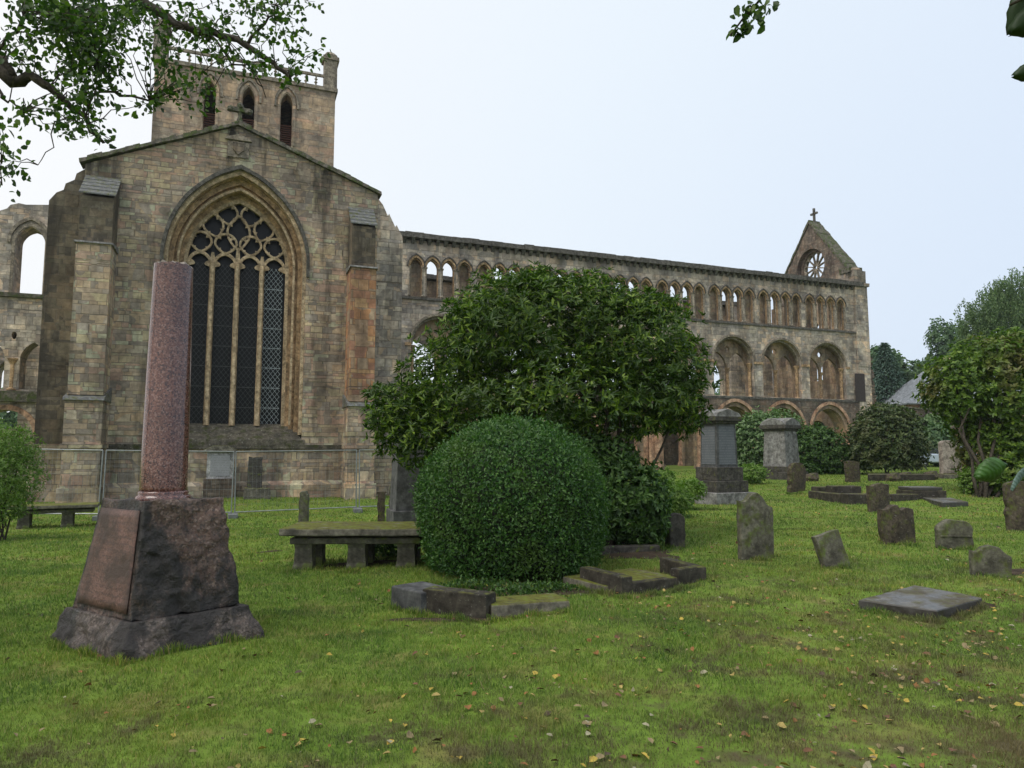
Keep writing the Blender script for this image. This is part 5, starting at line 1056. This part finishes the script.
# ------------------------------------------------------------ shrubs and trees at mid distance
b_ = gp(5, 524); Y = 14.5; b_ = at(2, 500, Y); b_.z = g1(b_.x, b_.y)
plant('left_bush' if False else 'leafy_bush', 'bright green feathery bush cut by the left edge of the view', 'shrub', [pl(-14, 450, Y, 36, 30, .8), pl(8, 475, Y, 30, 32, .7), pl(-8, 500, Y, 34, 24, .7), pl(14, 450, Y, 20, 22, .5), pl(-30, 480, Y, 40, 40, .9)], 6000, .075, .022, 'lf_light', b_, per=3, up=.5, stems=6, stem_r=.02, fill=.3)
Y = 36; b_ = at(887, 470, Y); b_.z = g1(b_.x, b_.y)
plant('rounded_shrub', 'dark rounded shrub with bronze tips between the ruin and the pale upright slab', 'shrub', [pl(887, 442, Y, 35, 34, 1.8), pl(870, 448, Y, 18, 26, 1.2), pl(904, 446, Y, 18, 28, 1.3), pl(887, 423, Y, 26, 18, 1.3), pl(888, 466, Y, 32, 12, 1.5)], 5200, .17, .075, 'lf_dark', b_, per=4, up=.6, fill=.15, zmin=.3)
Y = 38; b_ = at(763, 465, Y); b_.z = g1(b_.x, b_.y)
plant('flowering_shrub', 'pale green flowering shrub directly behind the two pedestal monuments', 'shrub', [pl(760, 440, Y, 26, 28, 1.3), pl(775, 430, Y + .6, 28, 20, 1.2), pl(752, 462, Y, 18, 20, 1), pl(745, 435, Y, 14, 18, .8)], 3600, .16, .09, 'lf_pale', b_, per=4, up=.7, fill=.15)
Y = 37; b_ = at(825, 476, Y); b_.z = g1(b_.x, b_.y)
plant('low_shrub', 'mixed low green shrubs between the chamfered monument and the rounded shrub', 'shrub', [pl(822, 452, Y, 26, 22, 1.2), pl(806, 455, Y, 16, 18, 1), pl(842, 462, Y, 20, 16, 1), pl(815, 437, Y + .5, 18, 12, .8), pl(800, 470, Y - 1, 20, 8, .6)], 3600, .16, .075, 'lf_under', b_, per=4, up=.7, fill=.15)
b_ = gp(750, 481)
plant('weed_clump', 'mixed weeds at the back of the tall stepped monument', 'plant', [pl(752, 474, 29, 14, 9, .6), pl(735, 478, 27, 9, 9, .5)], 900, .12, .05, 'lf_light', b_, per=3, up=.9, stems=4, stem_r=.01)
Y = 24; b_ = gp(985, 498)
RB = [pl(1002, 400, Y, 50, 50, 2.2), pl(956, 392, Y, 27, 30, 1.4), pl(1030, 385, Y, 56, 50, 2.2), pl(985, 362, Y, 32, 26, 1.4), pl(1015, 352, Y, 28, 22, 1.3), pl(952, 385, Y, 24, 30, 1.2), pl(1008, 450, Y, 40, 34, 1.8), pl(1060, 420, Y, 60, 60, 2.2), pl(1000, 476, Y - .8, 26, 20, 1.2), pl(990, 442, Y, 22, 30, 1.2), pl(996, 464, Y - .3, 24, 24, 1.2), pl(988, 484, Y - .6, 16, 12, 1.0), pl(1020, 486, Y - .9, 26, 12, 1.0), pl(1040, 470, Y - .4, 40, 24, 1.4)]
plant('broadleaf_bush', 'very large broad-leaved bush with yellowing patches filling the right edge', 'shrub', RB, 8200, .17, .08, 'lf_rhodo', b_, per=5, up=.5, fill=.15, stems=9, stem_r=.06, zmin=.08)
plant('climbing_plant', 'bright green low leafy growth under the big right-hand bush', 'plant', [pl(975, 482, 23.2, 14, 14, .5), pl(990, 474, 23, 14, 12, .5)], 1300, .10, .07, 'lf_light', gp(975, 498), per=2, up=.6, stems=4, stem_r=.012)
for i, (px, py, Y, rx, ry, n, m, lab) in enumerate([(936, 440, 52, 16, 14, 1200, 'lf_far', 'small hazy green shrub in the gap beside the pale upright slab'), (930, 425, 58, 14, 10, 900, 'lf_pale', 'pale shrub below the red stone house')]):
    b_ = at(px, 460, Y); b_.z = g1(b_.x, b_.y); plant('garden_shrub', lab, 'shrub', [pl(px, py, Y, rx, ry, 1.2), pl(px + 3, py + 10, Y, rx, ry, 1)], n, .3, .16, m, b_, per=3)

def tree(label, px, Y, top, crown_lobes, n, L, W, mat, trunk_r=.25, group='trees beyond the abbey', name='broadleaf_tree', per=3, droop=0.0, up=.3, spread=.6):
    base = at(px, 440, Y); base.z = g1(base.x, base.y) - .1; e = empty(name, base, 0, label, 'tree', group)
    lobes = [pl(x, y, Y + dy, rx, ry, rx / F * Y * .9) for x, y, rx, ry, dy in crown_lobes]
    foliage('crown', off(lobes, base), n, L, W, M[mat], e, per=per, droop=droop, up=up, fill=.15, shell=(.62, 1.12))
    st = [(wiggle(base, at(px, top + 12, Y), 6, .3, px), [trunk_r * (1 - .14 * j) for j in range(7)])]
    for i, l in enumerate(lobes): a = base.lerp(at(px, top, Y), .25 + .4 * (i % 4) / 4); st.append((wiggle(a, Vector(l[:3]), 4, .3, i), [trunk_r * .45 * (1 - .2 * j) for j in range(5)]))
    woody('trunk', base, st, e); return e
def conifer(label, px, Y, ytop, ybot, rpx, n, seed=0):
    base = at(px, 440, Y); base.z = g1(base.x, base.y) - .1; e = empty('conifer_tree', base, 0, label, 'tree', 'trees beyond the abbey')
    t = RNG.uniform(0, 1, n)**.8; H = at(px, ytop, Y).z - base.z; z0 = at(px, ybot, Y).z - base.z; Rm = rpx / F * Y
    z = H - (H - z0) * t; th = RNG.uniform(0, 2 * math.pi, n); lay = .72 + .28 * np.abs(np.sin(t * 30 + np.sin(th * 5) * 1.5)); r = Rm * (t ** .75) * lay * RNG.uniform(.55, 1.08, n) * (1 + .15 * np.sin(th * 4 + t * 9))
    P = np.stack([r * np.cos(th), r * np.sin(th), z], 1); D = np.stack([np.cos(th), np.sin(th), -.35 + 0 * th], 1) + RNG.normal(size=(n, 3)) * .4
    V, Fc = leaves(P, D, .42 * RNG.uniform(.6, 1.2, n), .12, .2, np.array([0, 0, 1.0]) + RNG.normal(size=(n, 3)) * .5); npmesh('crown', V, Fc, M['lf_conifer'], e)
    g = G(); g.tube([(0, 0, 0), (0, 0, H * .98)], [.35, .04], 8); g.build('trunk', M['bark'], e)
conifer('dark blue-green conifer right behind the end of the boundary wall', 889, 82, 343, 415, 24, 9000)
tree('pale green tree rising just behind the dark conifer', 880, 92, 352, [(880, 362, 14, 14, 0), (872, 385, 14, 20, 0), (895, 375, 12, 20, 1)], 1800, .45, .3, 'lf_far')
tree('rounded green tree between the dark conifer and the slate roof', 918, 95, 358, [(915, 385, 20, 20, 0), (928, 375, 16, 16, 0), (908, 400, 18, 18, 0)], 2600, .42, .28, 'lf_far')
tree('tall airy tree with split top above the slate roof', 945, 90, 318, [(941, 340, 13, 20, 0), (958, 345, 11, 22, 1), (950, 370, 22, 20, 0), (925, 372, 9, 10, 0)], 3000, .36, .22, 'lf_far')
# weeping birch: hanging strands
def weeping(label, px, Y, lobes):
    base = at(px, 440, Y); base.z = g1(base.x, base.y) - .1; e = empty('weeping_birch', base, 0, label, 'tree', 'trees beyond the abbey')
    LB = off([pl(x, y, Y, rx, ry, rx / F * Y * .9) for x, y, rx, ry in lobes], base); P, N = blob_points(LB, 1500, (.55, 1.0)); Vs = []; Fs = []; o_ = 0
    m = 34; Ps = []; 
    t = np.arange(m)[None, :, None]; ln = RNG.uniform(.03, .09, (len(P), 1, 1)); dr = RNG.normal(size=(len(P), 1, 3)) * .012
    Q = P[:, None, :] + t * np.array([0, 0, -1.0]) * ln + t * dr + RNG.normal(size=(len(P), m, 3)) * .06; Q = Q.reshape(-1, 3)
    V, Fc = leaves(Q, np.array([0, 0, -1.0]) + RNG.normal(size=Q.shape) * .45, .17 * RNG.uniform(.6, 1.2, len(Q)), .085, .1); npmesh('crown', V, Fc, M['lf_birch'], e)
    st = [(wiggle(base, at(px, lobes[0][1] - 10, Y), 6, .4, 3), [.3, .26, .2, .16, .12, .08, .04])]
    for i, l in enumerate(LB): st.append((wiggle(base.lerp(at(px, lobes[0][1], Y), .35 + .08 * i), Vector(l[:3]) + base, 4, .4, i), [.14, .11, .08, .05, .02]))
    woody('trunk', base, st, e)
weeping('tall weeping birch with hanging strands above the big right-hand bush', 1012, 58, [(1020, 285, 24, 20), (985, 305, 24, 20), (1010, 318, 34, 24), (975, 325, 16, 20), (1045, 305, 34, 34), (968, 335, 9, 14), (1000, 290, 14, 14)])
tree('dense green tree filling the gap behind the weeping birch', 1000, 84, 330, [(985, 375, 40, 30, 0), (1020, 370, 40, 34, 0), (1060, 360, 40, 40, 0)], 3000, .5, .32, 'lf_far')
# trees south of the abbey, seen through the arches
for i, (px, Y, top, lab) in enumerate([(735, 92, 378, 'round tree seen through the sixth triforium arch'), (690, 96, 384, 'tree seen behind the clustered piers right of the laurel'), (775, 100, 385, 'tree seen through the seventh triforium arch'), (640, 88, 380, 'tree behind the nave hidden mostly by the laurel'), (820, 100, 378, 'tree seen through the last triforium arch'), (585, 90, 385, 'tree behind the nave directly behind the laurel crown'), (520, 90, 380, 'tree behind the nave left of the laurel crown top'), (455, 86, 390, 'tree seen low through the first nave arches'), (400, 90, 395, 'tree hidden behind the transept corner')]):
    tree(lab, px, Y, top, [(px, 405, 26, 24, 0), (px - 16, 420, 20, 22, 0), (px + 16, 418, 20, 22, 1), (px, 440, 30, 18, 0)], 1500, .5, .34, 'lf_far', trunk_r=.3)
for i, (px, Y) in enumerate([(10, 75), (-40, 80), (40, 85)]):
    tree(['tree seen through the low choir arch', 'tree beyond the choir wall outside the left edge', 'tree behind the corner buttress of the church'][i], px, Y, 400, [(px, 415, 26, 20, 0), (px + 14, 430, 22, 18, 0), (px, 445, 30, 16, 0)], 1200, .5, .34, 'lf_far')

# ------------------------------------------------------------ house and parked car beyond
HY = 74; a = at(911, 440, HY); a.z = g1(a.x, a.y) - .3; zz = at(911, 403, HY).z - a.z
hs = empty('stone_house', a, R(-6), 'red stone house with slate hipped roof beyond the churchyard', 'house')
g = G(); g.box(0, 13, 0, 9, -.5, zz); g.build('wall', M['housewall'], hs)
g = G(); g.add([(-.4, -.4, zz), (13.4, -.4, zz), (13.4, 9.4, zz), (-.4, 9.4, zz), (4.2, 4.5, zz + 4.2), (9, 4.5, zz + 4.2), (-.4, -.4, zz - .15), (13.4, -.4, zz - .15), (13.4, 9.4, zz - .15), (-.4, 9.4, zz - .15)], [(0, 1, 5, 4), (1, 2, 5), (2, 3, 4, 5), (3, 0, 4), (0, 6, 7, 1), (1, 7, 8, 2), (2, 8, 9, 3), (3, 9, 6, 0), (9, 8, 7, 6)]); rf = g.build('roof', M['roofslate'], hs)
g = G(); g.box(5.6, 6.7, 4.0, 4.9, zz + 3, zz + 5.0); 
for i in range(3): g.lathe([(.12, zz + 4.98), (.10, zz + 5.4)], 5.85 + .3 * i, 4.5, 8)
g.build('chimney', M['cream'], rf)
for x in (2.2, 6.0, 9.8):
    g = G(); g.box(x, x + 1.1, -.06, .02, 2.2, 3.9); f_ = g.build('window', M['cream'], hs); g = G(); g.box(x + .1, x + .52, -.075, -.061, 2.3, 3.8); g.box(x + .58, x + 1.0, -.075, -.061, 2.3, 3.8); g.build('pane', M['glass'], f_)
CY = 50; a = at(944, 473, CY); a.z = g1(a.x, a.y)
car = empty('parked_car', a, R(158), 'silver-blue car parked beyond the lawn, partly behind the pale upright slab', 'car')
g = G(); g.plate([[(-2.1, .32), (2.1, .30), (2.15, .62), (2.05, .80), (1.2, .92), (-1.7, .95), (-2.1, .85), (-2.18, .55)]], -.84, .84, .08); g.build('body', M['carpaint'], car)
g = G(); g.plate([[(-1.75, .93), (1.15, .90), (.45, 1.36), (.1, 1.43), (-1.0, 1.43), (-1.45, 1.30)]], -.74, .74, .06); cb = g.build('cabin', M['carglass'], car)
g = G(); g.plate([[(-1.2, 1.42), (.2, 1.42), (.1, 1.47), (-1.05, 1.47)]], -.66, .66, .01); g.build('roof', M['carpaint'], car)
for x in (-1.35, 1.35):
    for y in (-.82, .82):
        g = G(); g.lathe([(.20, -.1), (.32, -.1), (.33, 0), (.32, .1), (.20, .1)], 0, 0, 20, T=Matrix.Translation((x, y, .33)) @ Matrix.Rotation(math.pi / 2, 4, 'X')); w_ = g.build('wheel', M['rubber'], car)
        g = G(); g.lathe([(.05, -.105), (.20, -.104), (.20, .104), (.05, .105)], 0, 0, 14, T=Matrix.Translation((x, y, .33)) @ Matrix.Rotation(math.pi / 2, 4, 'X')); g.build('rim', M['galv'], w_)
for y in (-.6, .6): g = G(); g.lathe([(.02, -.03), (.14, 0), (.12, .04), (.02, .06)], 0, 0, 12, T=Matrix.Translation((2.1, y, .68)) @ Matrix.Rotation(math.pi / 2, 4, 'Y')); g.build('headlight', M['glass'], car)

# ------------------------------------------------------------ overhanging tree
TB = Vector((-8.2, 5.2, 0)); TB.z = g1(-8.2, 5.2) - .1
ot = empty('overhanging_tree', TB, 0, 'broadleaf tree outside the left edge whose boughs hang across the upper left sky', 'tree')
br = []; BP = []
def bough(pts, r0, r1, pre=()):
    P = [Vector(q) for q in pre] + [at(x, y, Y) for x, y, Y in pts]; Q = []
    for i in range(len(P) - 1):
        for t in (0, .33, .66): Q.append(P[i].lerp(P[i + 1], t) + Vector((random.uniform(-1, 1), random.uniform(-1, 1), random.uniform(-1, 1))) * .03)
    Q.append(P[-1]); n = len(Q); br.append((Q, [r0 + (r1 - r0) * (i / (n - 1)) for i in range(n)])); BP.extend(Q)
tz = lambda z: TB + Vector((0, 0, z))
br.append(([tz(0), tz(.5), tz(2), tz(4), tz(6), tz(8), tz(10)], [.42, .32, .27, .24, .20, .15, .08]))
bough([(136, -3, 7), (176, 22, 7), (213, 33, 7), (246, 44, 7), (275, 62, 7), (290, 78, 7)], .075, .018, [tz(5.8), (-6.5, 5.8, 7.2), (-5, 6.5, 7.2)])
bough([(0, 72, 6.2), (12, 80, 6.2), (32, 78, 6.2), (52, 90, 6.2), (70, 106, 6.3), (88, 124, 6.3), (104, 143, 6.4)], .075, .014, [tz(4.2), (-6.4, 5.6, 5.4)])
bough([(0, 60, 6.2), (12, 78, 6.2)], .04, .05, [tz(5), (-6.2, 5.7, 6.0)])
bough([(60, -5, 6.6), (95, 50, 6.6), (105, 80, 6.6), (122, 93, 6.6), (150, 101, 6.6)], .03, .010, [tz(6), (-6, 6, 7.6)])
bough([(95, 95, 6.6), (118, 92, 6.6)], .012, .012); bough([(246, 44, 7), (262, 25, 7), (275, 5, 7)], .018, .008); bough([(213, 33, 7), (230, 62, 7), (266, 62, 7)], .014, .006)
bough([(246, 60, 7), (258, 78, 7), (266, 98, 7)], .01, .004); bough([(62, 115, 6.3), (50, 145, 6.3), (38, 165, 6.3)], .007, .003); bough([(30, -5, 6), (20, 30, 6), (-5, 55, 6)], .03, .01, [tz(6), (-6, 5.5, 7)])
bough([(-5, 90, 5.8), (10, 100, 5.8), (22, 112, 5.8)], .02, .005, [(-6.4, 5.6, 5.4)]); bough([(-12, 120, 5.8), (-2, 150, 5.8), (2, 185, 5.8)], .015, .004, [(-6.4, 5.6, 5.2)])
CL = [(45,10,30,16,6.4,60),(85,12,34,18,6.6,90),(60,35,30,18,6.5,70),(90,40,30,22,6.6,90),(75,62,28,20,6.5,70),(110,20,30,20,6.7,80),(90,85,20,16,6.4,40),(130,12,24,16,6.8,45),(70,100,14,14,6.3,22),(85,118,12,14,6.3,20),(98,135,10,10,6.4,16),(68,132,8,14,6.3,14),(50,85,8,12,6.3,8),(102,60,20,20,6.6,45),
      (160,40,20,18,6.9,40),(170,65,16,20,6.9,40),(185,85,14,18,6.9,34),(205,85,12,16,6.9,26),(205,100,8,12,6.9,14),(150,70,10,12,6.9,12),(160,95,6,8,6.9,6),(200,30,24,20,7,44),(215,55,20,14,7,36),(235,20,26,20,7,44),(265,25,20,18,7,34),(290,20,20,20,7,30),(300,35,14,12,7,16),(280,60,16,14,7,30),(285,80,10,12,7,16),(260,65,16,12,7,22),(250,5,30,10,7,34),(310,8,12,12,7,14),(318,48,8,6,7,6),
      (180,5,30,10,7,40),(10,35,8,6,6,5),(8,60,8,8,6,7),(20,112,14,8,5.8,12),(5,125,10,8,5.8,7),(8,172,10,14,5.8,14),(-2,150,8,14,5.8,10),(28,40,6,6,6,4),(25,60,8,6,6,4),(42,55,10,8,6.3,6),(30,5,16,10,6.2,18),(50,5,20,14,6.3,26),(145,100,10,4,6.6,8),(225,65,10,16,7,12)]
LP_ = []; LD = []; tw = G()
BPa = np.array([tuple(q) for q in BP])
for (cx, cy, rx, ry, Y, n) in CL:
    for _ in range(max(2, int(n * (.27 if cx < 150 else .17)))):
        c = at(cx + RNG.normal() * rx * .5, cy + RNG.normal() * ry * .5, Y + RNG.normal() * .45); ca = np.array(tuple(c))
        j = int(np.argmin(((BPa - ca)**2).sum(1))); a = Vector(BPa[j]); b = Vector(ca)
        if (a - b).length > 1.0: a = b + (a - b).normalized() * .6
        P = wiggle(a, b, 4, .05, int(RNG.integers(1e6)), .04); tw.tube([q - TB for q in P], [.006, .005, .004, .003, .002], 4)
        for _k in range(15):
            t = RNG.uniform(.45, 1.12); q = np.array(tuple(a.lerp(b, t))) + RNG.normal(size=3) * .055; LP_.append(q); LD.append(RNG.normal(size=3) * .8 + np.array([0, 0, -.55]))
LP_ = np.array(LP_) - np.array(tuple(TB)); LD = np.array(LD); m = len(LP_)
V, Fc = leaves(LP_, LD, .064 * RNG.uniform(.55, 1.25, m), .042 * RNG.uniform(.7, 1.2, m), .15); npmesh('foliage', V, Fc, M['lf_tree'], ot)
hi = [(-9.5, 4.5, 10, 3, 3, 2.2), (-11, 6, 8.5, 2.5, 2.5, 2), (-8, 3, 11.5, 2.5, 2.5, 2)]
foliage('upper_foliage', off(hi, TB), 5000, .08, .055, M['lf_tree'], ot, per=2); woody('trunk', TB, br, ot); tw.build('twigs', M['bark'], ot)
# second tree whose leaf tips show at the top and right edges
TC = Vector((4.2, -1.5, 0)); TC.z = -.1
t2 = empty('leaning_tree', TC, 0, 'tree behind the camera with single sprays hanging at the top and right edges', 'tree')
st = [([TC, TC + Vector((0, 0, 2)), TC + Vector((.1, .2, 4)), TC + Vector((0, .5, 6))], [.3, .24, .2, .12])]
def spray(pts, pre, r=.01): P = [Vector(q) for q in pre] + [at(*q) for q in pts]; st.append((P, [r * 2.2] * len(pre) + [r * (1 - .6 * i / len(pts)) for i in range(len(pts))])); return P
spray([(775, -30, 4.5), (760, 0, 4.5), (742, 20, 4.5), (730, 36, 4.5)], [TC + Vector((0, .3, 5)), (3.6, 2, 5.2)]); spray([(800, -30, 4.4), (782, -2, 4.4)], [(3.6, 2, 5.2)])
spray([(1120, -40, 1.5), (1040, -10, 1.5), (1010, 5, 1.5)], [TC + Vector((0, .2, 4)), (2.4, 1, 3.1)], .005); spray([(1120, 430, 1.5), (1060, 455, 1.45), (1030, 462, 1.4)], [TC + Vector((0, 0, 2.2)), (2.6, .8, 2.0)], .004); spray([(1070, 30, 1.5), (1030, 55, 1.5)], [(2.4, 1, 3.1)], .004)
LPs = []; LDs = []; Ls = []
for (x, y, s, n) in [(755, 8, 8, 14), (748, 14, 7, 14), (740, 22, 6, 10), (735, 30, 3, 6), (757, 20, 4, 3), (772, 5, 5, 6), (762, 2, 8, 8)]:
    for _ in range(n): q = at(x + RNG.normal() * s, y + RNG.normal() * s, 4.5); LPs.append(tuple(q - TC)); LDs.append(RNG.normal(size=3) * .6 + np.array([-.2, 0, -.9])); Ls.append(.07)
V, Fc = leaves(np.array(LPs), np.array(LDs), np.array(Ls) * RNG.uniform(.7, 1.2, len(Ls)), .045, .2); npmesh('foliage', V, Fc, M['lf_tree'], t2)
woody('trunk', TC, st, t2)
def bigleaf(px, py, Y, L, W, ang_, mat, name='leaf', curl=.2, tiltv=(0, 0, 0)):
    """a lobed veined leaf about L long, its stalk end at the given place"""
    vs = []; fs = []; n = 10; m = 3
    for i in range(n + 1):
        t = i / n; w = W / 2 * (math.sin(math.pi * min(1, t * 1.02)) ** .6) * (1 - .35 * t) * (1 + .10 * math.sin(t * 31)) if 0 < t < 1 else 0.002
        for j in range(-m, m + 1): s_ = j / m; vs.append(Vector((t * L, s_ * w, -curl * L * t * t - .18 * W * s_ * s_ + .01 * W * math.sin(t * 25))))
    c = 2 * m + 1; fs = [(i * c + j, i * c + j + 1, (i + 1) * c + j + 1, (i + 1) * c + j) for i in range(n) for j in range(2 * m)]
    T = Matrix.Translation(at(px, py, Y) - TC) @ Matrix.Rotation(ang_, 4, 'Y') @ Matrix.Rotation(tiltv[0], 4, 'X') @ Matrix.Rotation(tiltv[1], 4, 'Z')
    g = G(); g.add(vs, fs, T); o = g.build(name, M[mat], t2, smooth=True); md = o.modifiers.new('thickness', 'SOLIDIFY'); md.thickness = .0006; return o
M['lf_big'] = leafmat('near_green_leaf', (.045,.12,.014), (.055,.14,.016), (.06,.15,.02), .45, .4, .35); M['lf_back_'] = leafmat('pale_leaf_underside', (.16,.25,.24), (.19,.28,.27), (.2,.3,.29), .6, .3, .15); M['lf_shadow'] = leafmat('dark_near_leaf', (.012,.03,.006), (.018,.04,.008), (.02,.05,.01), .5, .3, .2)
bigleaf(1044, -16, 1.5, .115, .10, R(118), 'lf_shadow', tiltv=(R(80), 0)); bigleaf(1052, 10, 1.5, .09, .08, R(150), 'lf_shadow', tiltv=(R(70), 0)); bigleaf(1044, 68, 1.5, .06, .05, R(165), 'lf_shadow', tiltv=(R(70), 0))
def veined(name, c1, c2):
    s = NB(name, .5, .4); w = s.n('ShaderNodeTexWave', bands_direction='DIAGONAL'); s.l(s.obj, w.inputs[0]); w.inputs['Scale'].default_value = 60; w.inputs['Distortion'].default_value = 3; w.inputs['Detail'].default_value = 3
    col = s.mix(s.mr(w.outputs['Fac'], .75, .98, 0, .35), c1, c2); col = s.mix(s.mr(s.noise(s.obj, 40, 4), .4, .65), col, tuple(c * .6 for c in c1)); return s.out(col, s.bump(w.outputs['Fac'], .4, .002))
M['lf_big'] = veined('near_green_leaf_face', (.035,.10,.012), (.08,.17,.035)); M['lf_back'] = veined('pale_leaf_underside_face', (.09,.15,.12), (.22,.30,.28))
bigleaf(1008, 464, 1.42, .066, .060, R(152), 'lf_big', tiltv=(R(78), 0), curl=.10); bigleaf(1030, 468, 1.38, .060, .026, R(138), 'lf_back', tiltv=(R(60), 0), curl=-.15)

# ------------------------------------------------------------ fallen leaves
n = 12500
y = np.sqrt(RNG.uniform(3.3**2, 26**2, n)); y = np.where(RNG.uniform(size=n) < .5, RNG.uniform(3.3, 9, n), y); x = RNG.uniform(-.80, .80, n) * y
cl0 = .5 + .5 * np.sin(x * 2.3 + 2 * np.sin(y * 1.7)) * np.sin(y * 2.9 + 1.5 * np.sin(x * 1.9)); keep = RNG.uniform(size=n) < np.clip(.20 + .45 * x / y + .12 * (y < 6.5), .05, .9) * cl0 * 1.5; x, y = x[keep], y[keep]; n = len(x)
P = np.stack([x, y, gz(x, y) + np.where(y < 10, .022, .03)], 1); a = RNG.uniform(0, 2 * math.pi, n)
D = np.stack([np.cos(a), np.sin(a), RNG.normal(size=n) * .25], 1); N = np.array([0, 0, 1.0]) + RNG.normal(size=(n, 3)) * .35
Ls = np.where(y < 9, .040, .048) * RNG.uniform(.35, 1.6, n); V, Fc = leaves(P, D, Ls, Ls * RNG.uniform(.5, .95, n), .18, N)
s = NB('fallen_leaf', .7, .3); gq = s.n('ShaderNodeNewGeometry'); s.out(s.mix(1.0, s.ramp(gq.outputs['Random Per Island'], [(0, (.22,.17,.085)), (.22, (.33,.25,.08)), (.40, (.38,.28,.05)), (.52, (.24,.11,.035)), (.70, (.14,.07,.035)), (.86, (.27,.25,.16)), (.93, (.08,.055,.035))], True), s.ramp(s.noise(s.obj, 40, 3), [(.3, (.7,.7,.7)), (.7, (1.2,1.2,1.2))]), 'MULTIPLY'))
tag(npmesh('fallen_leaves', V, Fc, s.m), 'scattered yellow and brown autumn leaves lying in the grass', 'fallen leaves', kind='stuff')
# ------------------------------------------------------------ damp air
hm = bpy.data.materials.new('haze'); hm.use_nodes = True; ht = hm.node_tree; ht.nodes.clear(); pv = ht.nodes.new('ShaderNodeVolumePrincipled'); pv.inputs['Density'].default_value = .0003; pv.inputs['Color'].default_value = (.86, .93, 1, 1); pv.inputs['Anisotropy'].default_value = .2
oh = ht.nodes.new('ShaderNodeOutputMaterial'); ht.links.new(pv.outputs[0], oh.inputs['Volume'])
g = G(); g.box(-460, 560, -200, 960, -12, 40); tag(g.build('haze', hm), 'thin damp haze over the whole churchyard', 'haze', kind='stuff')
